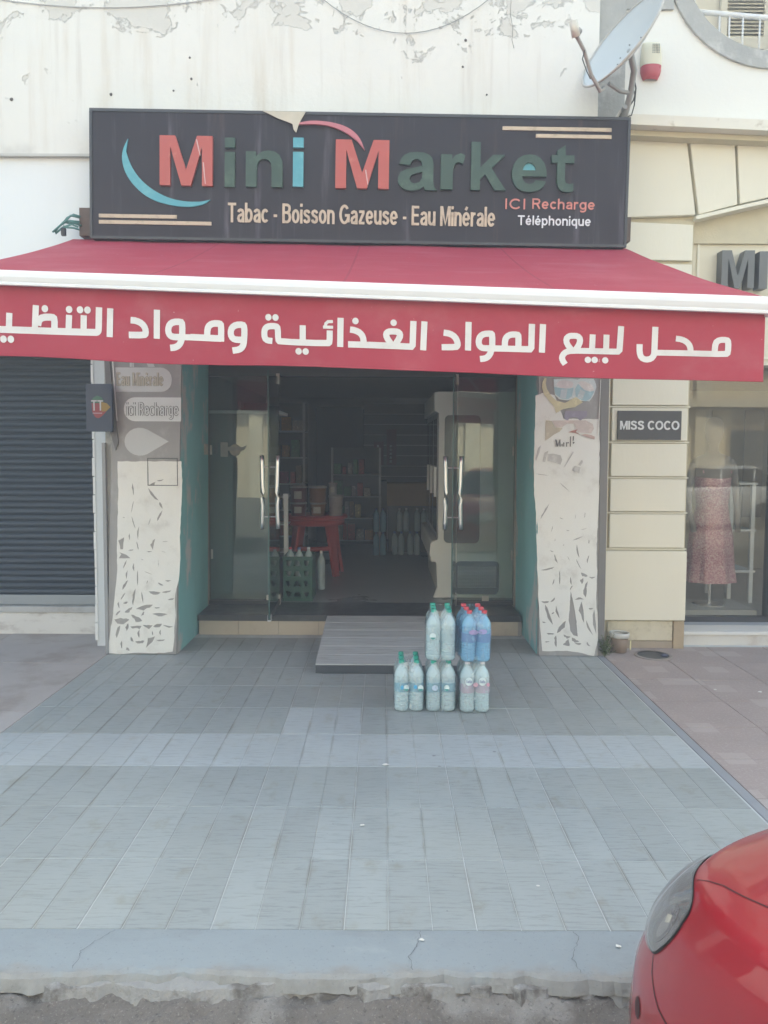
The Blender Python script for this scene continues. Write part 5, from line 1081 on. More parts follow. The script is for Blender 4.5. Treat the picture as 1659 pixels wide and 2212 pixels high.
# ------------------------------------------------------------------ the clothes shop next door
cs = thing('clothes_shop_building', 'cream clothes shop building with grooved pilaster and round balcony opening above', 'building', (2.8, 6.45, 0))
MB().box(1.86, 2.545, 6.46, 7.0, 0.0, 4.24).build('pilaster_core', CREAMD, cs)
MB().box(1.905, 6.5, 6.52, 7.0, 3.4, 4.24).build('upper_core', CREAMD, cs)
def panelp(poly, y0_, y1_, nm='panel', mat=CREAM, bev=.006): return MB().prism(poly, y0_, y1_).build(nm, mat, cs, bevel=bev)
zs = [2.60, 2.32, 2.041, 1.746, 1.449, 1.154, .848]
for z1_, z0_ in zip(zs, zs[1:]): panelp([(1.895, z0_ + .012), (2.525, z0_ + .012), (2.525, z1_ - .012), (1.895, z1_ - .012)], 6.425, 6.459)
BX(1.865, 1.878, 6.44, 6.459, .85, 2.6).build('edge_rib', CREAM, cs)
for z_ in zs[1:]: BX(1.86, 2.55, 6.436, 6.459, z_ - .0055, z_ + .0055).build('joint_rib', CREAM, cs)
panelp([(1.862, .245), (2.545, .245), (2.545, .834), (1.862, .834)], 6.405, 6.459, 'plinth_block')
panelp([(1.90, .065), (2.455, .065), (2.455, .235), (1.90, .235)], 6.44, 6.459, 'base_panel', CREAMB)
BX(2.46, 2.548, 6.43, 6.459, .0, .238).build('base_corner', M('brown_stain', (.42, .33, .22), .8, var=.3, vscale=9), cs)
BX(1.86, 2.458, 6.445, 6.459, .0, .06).build('skirting', M('brown_stain2', (.40, .33, .25), .8, var=.25, vscale=9), cs)
panelp([(1.912, 3.575), (2.535, 3.60), (2.445, 4.20), (1.912, 4.215)], 6.408, 6.459, 'arch_stone')
panelp([(2.560, 3.602), (2.875, 3.685), (2.835, 4.19), (2.470, 4.20)], 6.408, 6.519, 'arch_stone')
panelp([(2.895, 3.69), (3.3, 3.78), (3.9, 3.83), (3.9, 4.18), (2.855, 4.19)], 6.408, 6.519, 'arch_stone')
panelp([(1.912, 3.245), (2.525, 3.235), (2.525, 3.525), (1.912, 3.55)], 6.425, 6.459)
panelp([(1.912, 2.62), (2.525, 2.62), (2.525, 3.205), (1.912, 3.215)], 6.425, 6.459)
arc = [(2.53 + .0, 3.585), (2.88, 3.668), (3.3, 3.762), (3.9, 3.81)]
MB().prism([(p[0], p[1]) for p in arc] + [(p[0], p[1] - .03) for p in arc[::-1]], 6.38, 6.519).build('arch_moulding', CREAM, cs)
MB().prism([(2.548, 2.40), (6.5, 2.40), (6.5, 3.78), (3.3, 3.73), (2.88, 3.63), (2.548, 3.55)], 6.55, 6.9).build('arch_infill', M('cream_infill', (.74, .68, .53), .6, var=.05, vscale=1.5), cs)
sheet('arch_panel_frame', [(2.61, 2.45), (6.4, 2.45), (6.4, 3.66), (3.3, 3.60), (2.61, 3.42)], [[(2.63, 2.47), (6.38, 2.47), (6.38, 3.64), (3.3, 3.58), (2.63, 3.40)]], 6.535, 6.549, CREAM, cs)
# cornice and white upper wall with the round opening
MB().add([(1.895, 6.20, 4.232), (6.5, 6.20, 4.05), (6.5, 6.20, 4.135), (1.895, 6.20, 4.312), (1.895, 6.7, 4.232), (6.5, 6.7, 4.05), (6.5, 6.7, 4.135), (1.895, 6.7, 4.312)],
         [(0, 1, 2, 3), (0, 4, 5, 1), (3, 2, 6, 7), (0, 3, 7, 4)]).build('cornice', M('cornice_paint', (.76, .72, .62), .7, var=.1, vscale=3, col2=(.48, .42, .33), c2=(.58, .75), c2scale=6), cs)
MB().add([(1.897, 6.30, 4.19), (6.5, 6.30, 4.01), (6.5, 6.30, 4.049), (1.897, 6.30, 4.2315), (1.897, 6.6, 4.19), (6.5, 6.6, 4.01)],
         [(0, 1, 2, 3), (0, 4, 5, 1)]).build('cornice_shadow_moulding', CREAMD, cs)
OC = (3.115, 5.63); RO, RI = .885, .755
op = circle(OC[0], OC[1], RI, 48)
sheet('upper_wall', [(1.902, 4.215), (6.5, 4.04), (6.5, 10.4), (1.902, 10.4)], [op], 6.40, 6.58, M('white_upper', (.81, .79, .73), .75, var=.04, vscale=2, bump=.002, bscale=20, col2=(.70, .66, .58), c2=(.62, .85), c2scale=1.5), cs)
sheet('opening_band', circle(OC[0], OC[1], RO, 48), [circle(OC[0], OC[1], RI - .006, 48)], 6.375, 6.3985, CEMENT, cs)
BX(1.904, 2.30, 6.376, 6.399, 5.20, 6.0).build('cement_band', CEMENT, cs)
BX(2.0, 5.4, 6.7, 8.2, 4.70, 4.88).build('balcony_slab', M('balcony_grey', (.5, .5, .48), .8), cs)
bw = M('balcony_white', (.80, .81, .80), .7, var=.04)
BX(2.0, 5.4, 8.2, 8.35, 4.88, 7.5).build('balcony_wall', bw, cs); BX(1.95, 2.05, 6.6, 8.3, 4.6, 7.5).build('balcony_wall', bw, cs)
BX(1.905, 12, 8.4, 14, 2.65, 10.5).build('building_mass', bw, cs); BX(6.0, 12, 6.7, 8.39, 2.65, 10.5).build('building_mass', bw, cs)
bal = thing('balcony_railing', 'white metal balcony railing in the round opening at top right', 'railing', (3.1, 6.8, 4.9))
MB().tube([(2.35, 6.8, 5.435), (4.2, 6.8, 5.29)], .022, 8).build('top_rail', WHITEMET, bal, smooth=True)
MB().tube([(2.35, 6.8, 5.075), (4.2, 6.8, 5.055)], .016, 8).build('bottom_rail', WHITEMET, bal, smooth=True)
for k in range(15):
    x = 2.47 + k * .115 + (.03 if k % 3 == 0 else 0); zt = 5.435 - (x - 2.35) * .078
    MB().tube([(x, 6.8, 5.07), (x, 6.8, zt)], .0085, 7).build('bar', WHITEMET, bal, smooth=True)
LV = M('louvre_grey', (.66, .65, .60), .6, var=.06)
for s_i, xa in enumerate((3.42, 3.98)):
    s = thing('louvred_shutter', ('left', 'right')[s_i] + ' louvred shutter door behind the balcony railing', 'shutter', (xa + .25, 8.15, 4.9), group='balcony shutters')
    for bx in ((xa, xa + .06, 4.9, 7.2), (xa + .44, xa + .5, 4.9, 7.2)): BX(bx[0], bx[1], 8.13, 8.17, bx[2], bx[3]).build('stile', bw, s)
    BX(xa + .06, xa + .44, 8.13, 8.17, 5.78, 5.90).build('mid_rail', bw, s)
    lm = MB().add([(0, 0, 0), (.38, 0, 0), (.38, .026, .03), (0, .026, .03), (0, .006, -.004), (.38, .006, -.004), (.38, .032, .026), (0, .032, .026)], [(0, 1, 2, 3), (7, 6, 5, 4), (0, 4, 5, 1), (3, 2, 6, 7)]).mesh('louvre', LV)
    for k in range(40):
        z = 5.0 + k * .036
        if 5.74 < z < 5.9: continue
        inst(lm, 'louvre', s, (xa + .06 - s.location.x, 8.135 - 8.15, z - 4.9))
# the two metal letters on the infill, the name board
ml = thing('metal_letters', 'thick grey metal letters M and I on the cream wall above the clothes shop window', 'sign', (2.9, 6.5, 2.95))
GL = M('grey_letter', (.135, .14, .14), .45, metal=.3, var=.08)
sheet('letter', [(2.775 + q[0] * .27, 3.02 + q[1] * .305) for q in BIG['M'][0]], [], 6.44, 6.54, GL, ml)
BX(3.085, 3.155, 6.44, 6.54, 3.015, 3.318).build('letter', GL, ml)
nb = thing('name_board', 'dark grey board with white MISS COCO lettering on the cream pilaster', 'sign', (2.2, 6.42, 1.77))
BX(1.938, 2.468, 6.408, 6.424, 1.766, 2.006).build('board', M('name_board', (.055, .055, .06), .4, var=.1), nb, bevel=.002)
stext('lettering', 'MISS COCO', 1.958, 2.448, 1.850, 1.922, 6.402, M('name_white', (.74, .74, .73), .4), nb, weight=.19, depth=.005)
# shop window
swd = thing('shop_window', 'large clothes shop window with dark frame on the right', 'window', (4.2, 6.75, .1))
WG = glassM('window_glass', (.88, .88, .85), 1.65, smear=.02, bodycol=(.6, .6, .55))
BX(2.55, 5.8, 6.745, 6.755, .215, 2.40).build('pane', WG, swd)
for a in ((2.55, 5.8, 6.72, 6.78, .165, .214), (3.385, 3.45, 6.71, 6.80, .2145, 2.4), (5.75, 5.85, 6.72, 6.78, .2145, 2.4)): BX(*a).build('frame', DARKALU, swd)
wst = thing('window_step', 'pale marble step under the clothes shop window', 'step', (4.2, 6.6, 0))
BX(2.552, 5.9, 6.575, 7.0, -.007, .085).build('riser', M('white_marble', (.66, .63, .58), .45, var=.06, col2=(.54, .49, .44), c2=(.5, .65), c2scale=3), wst)
BX(2.552, 5.9, 6.56, 7.0, .0865, .112).build('nosing', M('marble_nosing', (.74, .73, .70), .4, var=.04), wst, bevel=.003)
BX(2.552, 5.9, 6.60, 7.0, .113, .164).build('tread', M('marble_grey', (.45, .46, .47), .4, var=.06), wst)
shop = M('boutique_wall', (.58, .53, .44), .7, var=.08)
for a in ((2.5, 2.56, 6.8, 9.6, .1, 2.6), (5.9, 6.0, 6.8, 9.6, .1, 2.6), (2.5, 6.0, 9.6, 9.7, .1, 2.6)): BX(*a).build('boutique_wall', shop, cs)
BX(2.5, 6.0, 6.76, 9.7, 2.42, 2.5).build('boutique_ceiling', M('boutique_ceiling', (.30, .22, .13), .6), cs)
BX(2.5, 6.0, 6.79, 9.6, .08, .20).build('boutique_floor', M('boutique_floor', (.40, .38, .35), .4, var=.1), cs)
BX(2.57, 3.35, 6.82, 7.35, .201, .25).build('display_plinth', M('plinth_grey', (.55, .55, .54), .5), cs)
for k in range(9):  # upright panels in alternating cream and dark tones near the back wall
    x = 2.85 + k * .34
    c = ((.62, .55, .42), (.26, .23, .20), (.66, .60, .48))[k % 3]
    BX(x, x + .22, 9.0 + (k % 2) * .1, 9.03 + (k % 2) * .1, .9, 2.15).build('curtain_panel', M('curtain_%d' % (k % 3), c, .8, var=.06), cs)
mn = thing('mannequin', 'pale headed mannequin wearing a pink sequin dress in the shop window', 'mannequin', (3.03, 7.08, .25))
SK = M('mannequin_skin', (.33, .29, .26), .5)
MB().lathe([(.01, 1.985), (.05, 1.975), (.078, 1.93), (.085, 1.87), (.075, 1.80), (.055, 1.755), (.042, 1.73), (.042, 1.68), (.06, 1.655), (.14, 1.625), (.185, 1.59), (.18, 1.50), (.15, 1.40), (.13, 1.25), (.10, 1.2)], (3.03, 7.08, 0), 24, sx=1., sy=.75).build('body', SK, mn, smooth=True)
for s_ in (-1, 1): MB().tube([(3.03 + s_ * .17, 7.08, 1.56), (3.03 + s_ * .215, 7.09, 1.36), (3.03 + s_ * .225, 7.05, 1.12), (3.03 + s_ * .20, 6.98, .94)], .042, 10, r2=.024).build('arm', SK, mn, smooth=True)
MB().tube([(3.03, 7.08, .25), (3.03, 7.08, 1.25)], .014, 8).build('pole', CHROME, mn); MB().lathe([(.14, .251), (.14, .262), (.02, .27)], (3.03, 7.08, 0), 20).build('base', CHROME, mn)
def sequin():
    m, nt, b = base('pink_sequins'); p = pos(nt)
    vo = nt.nodes.new('ShaderNodeTexVoronoi'); vo.inputs['Scale'].default_value = 95; nt.links.new(p, vo.inputs['Vector'])
    sep = nt.nodes.new('ShaderNodeSeparateColor'); nt.links.new(vo.outputs['Color'], sep.inputs[0])
    c = mixc(nt, sep.outputs[0], (.56, .24, .31), (.86, .56, .60))
    c = mixc(nt, ramp(nt, sep.outputs[1], .86, .9), c, (.86, .66, .66))
    nt.links.new(c, b.inputs['Base Color']); b.inputs['Metallic'].default_value = .35; b.inputs['Roughness'].default_value = .38
    bn = nt.nodes.new('ShaderNodeBump'); bn.inputs['Distance'].default_value = .01; bn.inputs['Strength'].default_value = 1
    nt.links.new(sep.outputs[2], bn.inputs['Height']); nt.links.new(bn.outputs[0], b.inputs['Normal'])
    return m
mb = MB(); N = 48; lv = [(1.53, .140), (1.42, .165), (1.30, .158), (1.18, .142), (1.05, .165), (.90, .195), (.75, .205), (.60, .215), (.47, .235)]
for z, r in lv:
    for k in range(N):
        a = 2 * math.pi * k / N; f = 1 + .09 * max(0, (1.15 - z)) * math.sin(a * 9 + z)
        zz = z
        if z == 1.53: zz = 1.50 + .05 * abs(math.cos(a)) - .03 * (1 - abs(math.cos(a)))
        mb.v.append((3.03 + r * f * math.cos(a), 7.08 + r * .72 * f * math.sin(a), zz))
mb.f = [(j * N + k, j * N + (k + 1) % N, (j + 1) * N + (k + 1) % N, (j + 1) * N + k) for j in range(len(lv) - 1) for k in range(N)]
drs = mb.build('dress', sequin(), mn, smooth=True)
for s_ in (-1, 1): MB().tube([(3.03 + s_ * .125, 6.985, 1.475), (3.03 + s_ * .13, 7.02, 1.60), (3.03 + s_ * .12, 7.12, 1.60)], .008, 6).build('strap', MATS['pink_sequins'], drs)
st = thing('display_stand', 'white display stand beside the mannequin in the shop window', 'stand', (3.3, 7.5, .2))
for x, y in ((3.34, 7.4), (3.55, 7.4), (3.34, 7.9), (3.55, 7.9)): BX(x, x + .035, y, y + .035, .201, 1.35).build('post', WHITEMET, st)
for z in (.5, .9, 1.351): BX(3.33, 3.60, 7.39, 7.945, z, z + .02).build('shelf', WHITEMET, st)

# ------------------------------------------------------------------ siren, satellite dish, wall cables
sr = thing('alarm_siren', 'cream alarm siren with red lens on the white wall at top right', 'alarm', (2.13, 6.40, 4.62))
def shell(cx, z0_, z1_, hw, dep, mat, nm, f0, f1, ww):
    mb = MB(); nu, nv = 18, 16
    def fn(u, v):
        t = f0 + (f1 - f0) * v; z = z0_ + (z1_ - z0_) * t
        wdt = hw * ww(t); a = math.pi * u
        return (cx - wdt * math.cos(a), 6.398 - dep * (math.sin(a) ** .6) * (1 - (2 * t - 1) ** 6) ** .5, z)
    return mb.grid(fn, nu, nv).build(nm, mat, sr, smooth=True)
ww = lambda t: min(1.0, .55 + .95 * math.sqrt(max(0, t))) * (1 - .16 * max(0, t - .6) / .4) if t < .97 else .80
shell(2.13, 4.645, 4.945, .082, .075, M('siren_cream', (.72, .67, .50), .4, var=.04), 'housing', .36, .999, ww)
shell(2.13, 4.645, 4.945, .080, .073, M('siren_red', (.50, .08, .10), .3, var=.06), 'lens', .02, .362, ww)
for i in range(5):
    for j in range(6): BX(2.120 + i * .0125, 2.128 + i * .0125, 6.3225, 6.3245, 4.835 + j * .0125, 4.843 + j * .0125).build('grille_hole', M('siren_hole', (.25, .24, .20), .6), sr)
ds = thing('satellite_dish', 'tilted grey satellite dish with feed arm above the right end of the sign', 'satellite dish', (1.80, 6.3, 4.1))
DC = Vector((1.712, 5.80, 4.66)); dn = Vector((-.79, -.36, .50)).normalized()
mj = Vector((.44, 0.10, .90)); mj = (mj - dn * mj.dot(dn)).normalized(); mi = dn.cross(mj)
DISH = M('dish_grey', (.52, .56, .565), .5, var=.05, vscale=3, col2=(.42, .36, .30), c2=(.70, .78), c2scale=8)
def dp_(r, a, o=0.0): return DC + mj * (r * .375 * math.cos(a)) + mi * (r * .36 * math.sin(a)) + dn * (.10 * (r * r - 1) + o)
mb = MB(); N = 40; RR = [.02, .2, .4, .6, .8, .93, 1.0]
for o_ in (0.0, -.007):
    for r in RR:
        for k in range(N): mb.v.append(tuple(dp_(r, 2 * math.pi * k / N, o_)))
nr = len(RR)
for lay in (0, 1):
    for j in range(nr - 1):
        for k in range(N):
            q = (lay * nr * N + j * N + k, lay * nr * N + j * N + (k + 1) % N, lay * nr * N + (j + 1) * N + (k + 1) % N, lay * nr * N + (j + 1) * N + k)
            mb.f.append(q if lay == 0 else q[::-1])
mb.f += [((nr - 1) * N + k, (nr - 1) * N + (k + 1) % N, (2 * nr - 1) * N + (k + 1) % N, (2 * nr - 1) * N + k) for k in range(N)]
mb.build('reflector', DISH, ds, smooth=True)
rim = MB().tube([tuple(dp_(1.0, 2 * math.pi * k / N, -.003)) for k in range(N + 1)], .009, 6, caps=False).build('rim', M('dish_rim', (.50, .48, .44), .5, var=.2, vscale=9), ds, smooth=True)
PB = M('dish_arm', (.40, .38, .36), .5, var=.2, vscale=12)
b_end = dp_(1.0, math.pi, -.03)
MB().tube([tuple(b_end + Vector((.05, .05, .01))), tuple(b_end + Vector((-.0, -.03, -.05))), (1.475, 5.70, 4.37), (1.40, 5.62, 4.50), (1.315, 5.52, 4.555)], .014, 8).build('feed_arm', PB, ds, smooth=True)
lb = MB().tube([(1.318, 5.515, 4.535), (1.285, 5.475, 4.625)], .030, 10).build('feed_head', M('lnb_cream', (.66, .63, .55), .45), ds, smooth=True)
MB().tube([(1.30, 5.49, 4.585), (1.345, 5.53, 4.575)], .022, 10).build('feed_horn', PB, lb, smooth=True)
for k, (r, a) in enumerate(((.18, .6), (.22, 2.2), (.35, 2.9), (.30, 5.2))):
    p = dp_(r, a, .004); MB().lathe([(.006, 0), (.004, .003)], tuple(p), 8).build('bolt', BLACKMET, ds)
MB().tube([tuple(DC - dn * .10), (1.86, 5.95, 4.52), (1.87, 6.05, 4.40), (1.83, 6.12, 4.18)], .024, 10).build('mount_pole', M('pole_grey', (.33, .34, .33), .6, var=.15), ds, smooth=True)
MB().tube([(1.83, 6.05, 4.30), (1.83, 6.31, 4.28)], .018, 8).build('wall_stub', MATS['pole_grey'], ds)
MB().tube([(1.68, 5.98, 4.44), (1.78, 6.02, 4.40), (1.87, 6.05, 4.40)], .016, 8).build('brace', MATS['pole_grey'], ds)
for pts in ([(1.87, 6.0, 4.52), (1.925, 6.1, 4.46), (1.935, 6.16, 4.36), (1.92, 6.18, 4.29), (1.85, 6.18, 4.27), (1.81, 6.16, 4.28)], [(1.85, 6.0, 4.48), (1.925, 6.12, 4.42), (1.93, 6.17, 4.40), (1.86, 6.1, 4.30)],
            [(1.82, 6.1, 4.31), (1.76, 6.12, 4.22), (1.735, 6.13, 4.19)], [(1.83, 6.1, 4.31), (1.775, 6.12, 4.22), (1.75, 6.13, 4.19)]):
    MB().tube(pts, .0055, 6).build('cable', M('black_cable', (.05, .055, .05), .5) if pts[0][2] > 4.4 else M('white_cable', (.6, .6, .58), .5), ds, smooth=True)
MB().tube([(1.40, 5.60, 4.49), (1.39, 5.62, 4.44), (1.43, 5.66, 4.38), (1.47, 5.70, 4.34)], .004, 6).build('cable', MATS['black_cable'], ds, smooth=True)
def wall_wire(label, pts, r=.0028, c=(.42, .40, .37)):
    o = MB().tube(pts, r, 5).build('wall_wire', M('wire_%d' % int(c[0] * 100), c, .6), smooth=True); tag(o, label, 'wire')
wall_wire('thin grey wire sagging across the upper wall above the Mini Market sign', [(-.50 + 1.30 * k / 16, 6.185, 4.905 + .26 * (2 * k / 16 - 1) ** 2) for k in range(17)], .003, (.33, .32, .30))
wall_wire('short thin wire hanging down the upper wall left of the dish', [(.97, 6.19, 5.2), (.965, 6.19, 5.05), (.985, 6.19, 4.95), (.98, 6.19, 4.86), (.995, 6.19, 4.80)], .0022, (.30, .28, .26))
wall_wire('pale wire sagging across the top left of the upper wall', [(-3.2 + 2.0 * k / 16, 6.19, 5.09 + .09 * (2 * k / 16 - 1) ** 2) for k in range(17)], .004, (.52, .50, .46))

# ------------------------------------------------------------------ parked cars
def lerpl(x, xs, ys):
    if x <= xs[0]: return ys[0]
    for a, b2, c, d in zip(xs, xs[1:], ys, ys[1:]):
        if x <= b2: return c + (d - c) * (x - a) / (b2 - a)
    return ys[-1]
def smooth_l(x, xs, ys):       # slightly smoothed version of lerpl
    h = .04; return (lerpl(x - h, xs, ys) + 2 * lerpl(x, xs, ys) + lerpl(x + h, xs, ys)) / 4
def c_zs(x): return (smooth_l(x - .1, *ZSX) + 2 * smooth_l(x, *ZSX) + smooth_l(x + .1, *ZSX)) / 4
ZSX = ([-3.2, -2.6, -.5, 0, .3, .6, .8], [.95, 1.0, .97, .91, .85, .77, .71])
CX0, CE = -.35, .80
TS = [0, .15, .35, .6, .8, .92, 1]
def csurf(phi, h, o=0.0):
    """car shell: phi 0 at the nose centre to 90 at the flank, then 90..180 along flank to tail; h 0..1 flank, 1..2 top"""
    if o:
        e = 1e-3; p = csurf(phi, h); a = csurf(phi + .5, h) - p; b2 = csurf(phi, h + .01) - p; n = a.cross(b2).normalized()
        if n.dot(p - Vector((-.8, 0, .45))) < 0: n = -n
        return p + n * o
    if h <= 1:
        xf = smooth_l(h, TS, [.68, .79, .82, .80, .74, .68, .60]); w_ = smooth_l(h, TS, [.76, .80, .825, .825, .81, .795, .765])
        xr = smooth_l(h, TS, [-3.0, -3.1, -3.15, -3.15, -3.1, -3.05, -3.0])
    else:
        t = h - 1; xf = .60 - .25 * t; w_ = .765 * (1 - t); xr = -3.0
    if phi <= 90:
        c, s = max(0, math.cos(rad(phi))) ** CE, max(0, math.sin(rad(phi))) ** CE
        x = CX0 + (xf - CX0) * c; y = w_ * s
    else:
        q = (phi - 90) / 90
        if q < .5: x = CX0 + (-2.5 - CX0) * q * 2; y = w_
        else:
            a = (q - .5) * math.pi; x = -2.5 + (xr + 2.5) * math.sin(a) ** .7; y = w_ * max(0, math.cos(a)) ** .7
    z = .16 + (c_zs(x) - .16) * h if h <= 1 else c_zs(x) + .055 * math.sin((h - 1) * math.pi / 2)
    return Vector((x, y, z))
def strip(line, wd, o, nsub=6):
    q = []
    for a, b2 in zip(line, line[1:]):
        for k in range(nsub): q.append((a[0] + (b2[0] - a[0]) * k / nsub, a[1] + (b2[1] - a[1]) * k / nsub))
    q.append(line[-1]); P = [csurf(a, h, o) for a, h in q]; mb = MB(); L = []; R_ = []
    for i, p in enumerate(P):
        d = (P[min(i + 1, len(P) - 1)] - P[max(i - 1, 0)]).normalized(); n = (csurf(*q[i], o + .01) - p).normalized(); s = d.cross(n) * wd / 2
        L.append(tuple(p + s)); R_.append(tuple(p - s))
    n = len(P); return mb.add(L + R_, [(k, k + 1, n + k + 1, n + k) for k in range(n - 1)])
def fillpatch(outline, o, bulge=0.0, rings=6):
    n = len(outline); cx = sum(p[0] for p in outline) / n; ch = sum(p[1] for p in outline) / n; mb = MB()
    for r in range(rings + 1):
        f = 1 - r / rings
        for a, h in outline: mb.v.append(tuple(csurf(cx + (a - cx) * f, ch + (h - ch) * f, o + bulge * (1 - f ** 2.5))))
    mb.f = [(r * n + k, r * n + (k + 1) % n, (r + 1) * n + (k + 1) % n, (r + 1) * n + k) for r in range(rings) for k in range(n)]
    return mb
def smooth_loop(pts, it=2):
    for _ in range(it):
        o = []
        for a, b2 in zip(pts, pts[1:] + pts[:1]): o += [(a[0] * .75 + b2[0] * .25, a[1] * .75 + b2[1] * .25), (a[0] * .25 + b2[0] * .75, a[1] * .25 + b2[1] * .75)]
        pts = o
    return pts
LENS = smooth_loop([(45.5, .755), (36, .735), (28, .755), (21, .80), (15, .87), (13, .93), (17, .972), (30, .982), (40, .985), (45, .965), (48, .93), (49, .87), (47.5, .80)])
def mirror(mb):
    m = MB(); m.v = [(v[0], -v[1], v[2]) for v in mb.v]; m.f = [f[::-1] for f in mb.f]; return m
def car(paint, label, loc, rotz, front=True):
    t = thing('parked_car', label, 'car', loc, rotz)
    mb = MB(); ph = [90 * i / 36 for i in range(37)] + [90 + 45 * i / 8 for i in range(1, 9)] + [135 + 45 * i / 14 for i in range(1, 15)]
    hs = [0, .05, .10, .2, .3, .4, .5, .6, .66, .72, .78, .84, .88, .92, .95, .975, 1.0, 1.03, 1.07, 1.12, 1.2, 1.32, 1.48, 1.64, 1.8, 2.0]
    half = MB(); half.grid(lambda u, v: csurf(ph[min(len(ph) - 1, round(u * (len(ph) - 1)))], hs[round(v * (len(hs) - 1))]), len(ph) - 1, len(hs) - 1)
    for m_, nm in ((half, 'body'), (mirror(half), 'body')):
        m_.build(nm, paint, t, smooth=True, world=False)
    GLS = M('car_glass', (.012, .014, .016), .06, var=.05); BLK = M('car_black', (.012, .012, .013), .6, var=.1); SEAM = M('car_seam', (.05, .006, .009), .6) if front else M('car_seam_grey', (.1, .1, .1), .6)
    LNS = M('headlight_bowl', (.17, .158, .155), .22, var=.12, vscale=8, coat=1.0, col2=(.20, .18, .165), c2=(.45, .7), c2scale=7); RFL = M('headlight_reflector', (.50, .49, .48), .3, metal=.5); BZL = M('headlight_bezel', (.30, .285, .29), .3, metal=.4)
    CLR = MATS.get('headlight_clear') or glassM('headlight_clear', (.90, .88, .87), 1.5, rough=.04, body=.10, bodycol=(.52, .48, .47), smear=.14)
    for sgn in (1, -1):
        f_ = (lambda m_: m_) if sgn == 1 else mirror
        o_ = [((a - 34) * 1.016 + 34.1, (h - .87) * 1.018 + .8685) for a, h in LENS]
        hl = f_(fillpatch(o_, .0015)).build('headlight', BLK, t, smooth=True, world=False)
        f_(fillpatch([((q - 34) * .985 + 34, (h - .87) * .985 + .87) for q, h in LENS], .0026)).build('bowl', LNS, hl, smooth=True, world=False)
        inn = smooth_loop([(44.4, .785), (41.5, .79), (39.5, .84), (39, .90), (42, .935), (45, .925), (46.8, .88), (46.4, .83)])
        f_(fillpatch(inn, .0036)).build('bezel', BZL, hl, smooth=True, world=False)
        inn2 = smooth_loop([(44.5, .805), (42.5, .82), (41.6, .87), (42.6, .90), (45.2, .895), (46, .86)])
        f_(fillpatch(inn2, .0044)).build('reflector', RFL, hl, smooth=True, world=False)
        f_(fillpatch([(43.4, .868), (42.0, .890), (44.2, .905), (45.2, .884)], .0054, 0, 2)).build('glint_patch', M('headlight_painted_glint', (.80, .78, .64), .35), hl, world=False)  # sun glint painted as a pale patch inside the headlight
        f_(fillpatch(LENS, .0075, .006)).build('lens', CLR, hl, smooth=True, world=False)
        f_(strip([(45.8, .755), (48, .712), (51.8, .672), (54, .655), (57.7, .648), (63, .64), (67, .60)], .0045, .0010)).build('bumper_seam', SEAM, t, world=False)
        f_(strip([(36, .992), (38, 1.03), (42, 1.078), (54.8, 1.15), (66, 1.20), (80, 1.235), (89, 1.245)], .0045, .0010)).build('hood_seam', SEAM, t, world=False)
        f_(strip([(90, .05), (91, .3), (91.5, .7), (92, .98)], .005, .0010)).build('door_seam', SEAM, t, world=False)
        f_(strip([(112, .05), (112, .5), (112, .98)], .005, .0010)).build('door_seam', SEAM, t, world=False)
        f_(fillpatch(smooth_loop([(45, .50), (47.5, .50), (48.3, .55), (46.5, .59), (44.5, .555)]), .0012)).build('fog_recess', SEAM, t, smooth=True, world=False)
        for xw in (-.02, -2.42):
            wl = MB(); r = .29
            wl.lathe([(.17, -.10), (r - .02, -.10), (r, -.08), (r, .08), (r - .02, .10), (.19, .10)], n=32)
            wl.v = [(xw + v[0], sgn * .735 + v[2], .29 + v[1]) for v in wl.v]
            wh = wl.build('wheel', BLK, t, smooth=True, world=False)
            rm_ = MB().lathe([(.19, .085), (.17, .06), (.05, .07), (.02, .085), (.005, .085)], n=24); rm_.v = [(xw + v[0], sgn * (.735 + v[2]), .29 + v[1]) for v in rm_.v]
            rm_.build('rim', M('alloy', (.5, .5, .52), .3, metal=.9), wh, smooth=True, world=False)
            ar = MB(); ar.lathe([(.34, -.02), (.34, .012), (.28, .012), (.28, -.02)], n=32, cap=False); ar.v = [(xw + v[0], sgn * (.822 + v[2] * .3), .29 + v[1]) for v in ar.v]
            ar.build('wheel_arch', BLK, t, smooth=True, world=False)
    # cabin
    cabs = [(.0, -.38, -2.95, .735, .93), (.12, -.62, -2.92, .72, 1.03), (.45, -.98, -2.80, .66, 1.22), (.85, -1.36, -2.64, .585, 1.40), (1.0, -1.55, -2.5, .52, 1.455)]
    def ring(r, n=40):
        _, xa, xb, w_, z = r; out = []
        for k in range(n):
            a = 2 * math.pi * k / n; c, s = math.cos(a), math.sin(a); ex = .5
            out.append(((xa + xb) / 2 + (xa - xb) / 2 * math.copysign(abs(c) ** ex, c), w_ * math.copysign(abs(s) ** ex, s), z))
        return out
    mb = MB(); N = 40
    for r in cabs[:4]: mb.v += ring(r)
    mb.f = [(j * N + k, j * N + (k + 1) % N, (j + 1) * N + (k + 1) % N, (j + 1) * N + k) for j in range(3) for k in range(N)]
    mb.build('windows', GLS, t, smooth=True, world=False)
    mb = MB(); mb.v += ring(cabs[3]) + ring(cabs[4]) + ring((1, -1.8, -2.3, .3, 1.475))
    mb.f = [(j * N + k, j * N + (k + 1) % N, (j + 1) * N + (k + 1) % N, (j + 1) * N + k) for j in range(2) for k in range(N)] + [tuple(range(2 * N, 3 * N))]
    mb.build('roof', paint, t, smooth=True, world=False)
    for xx in (-1.52, -2.35):
        for sgn in (1, -1): MB().tube([(xx + .10, sgn * .715, .98), (xx + .06, sgn * .655, 1.20), (xx, sgn * .575, 1.395)], .022, 6).build('roof_pillar', paint, t, smooth=True, world=False)
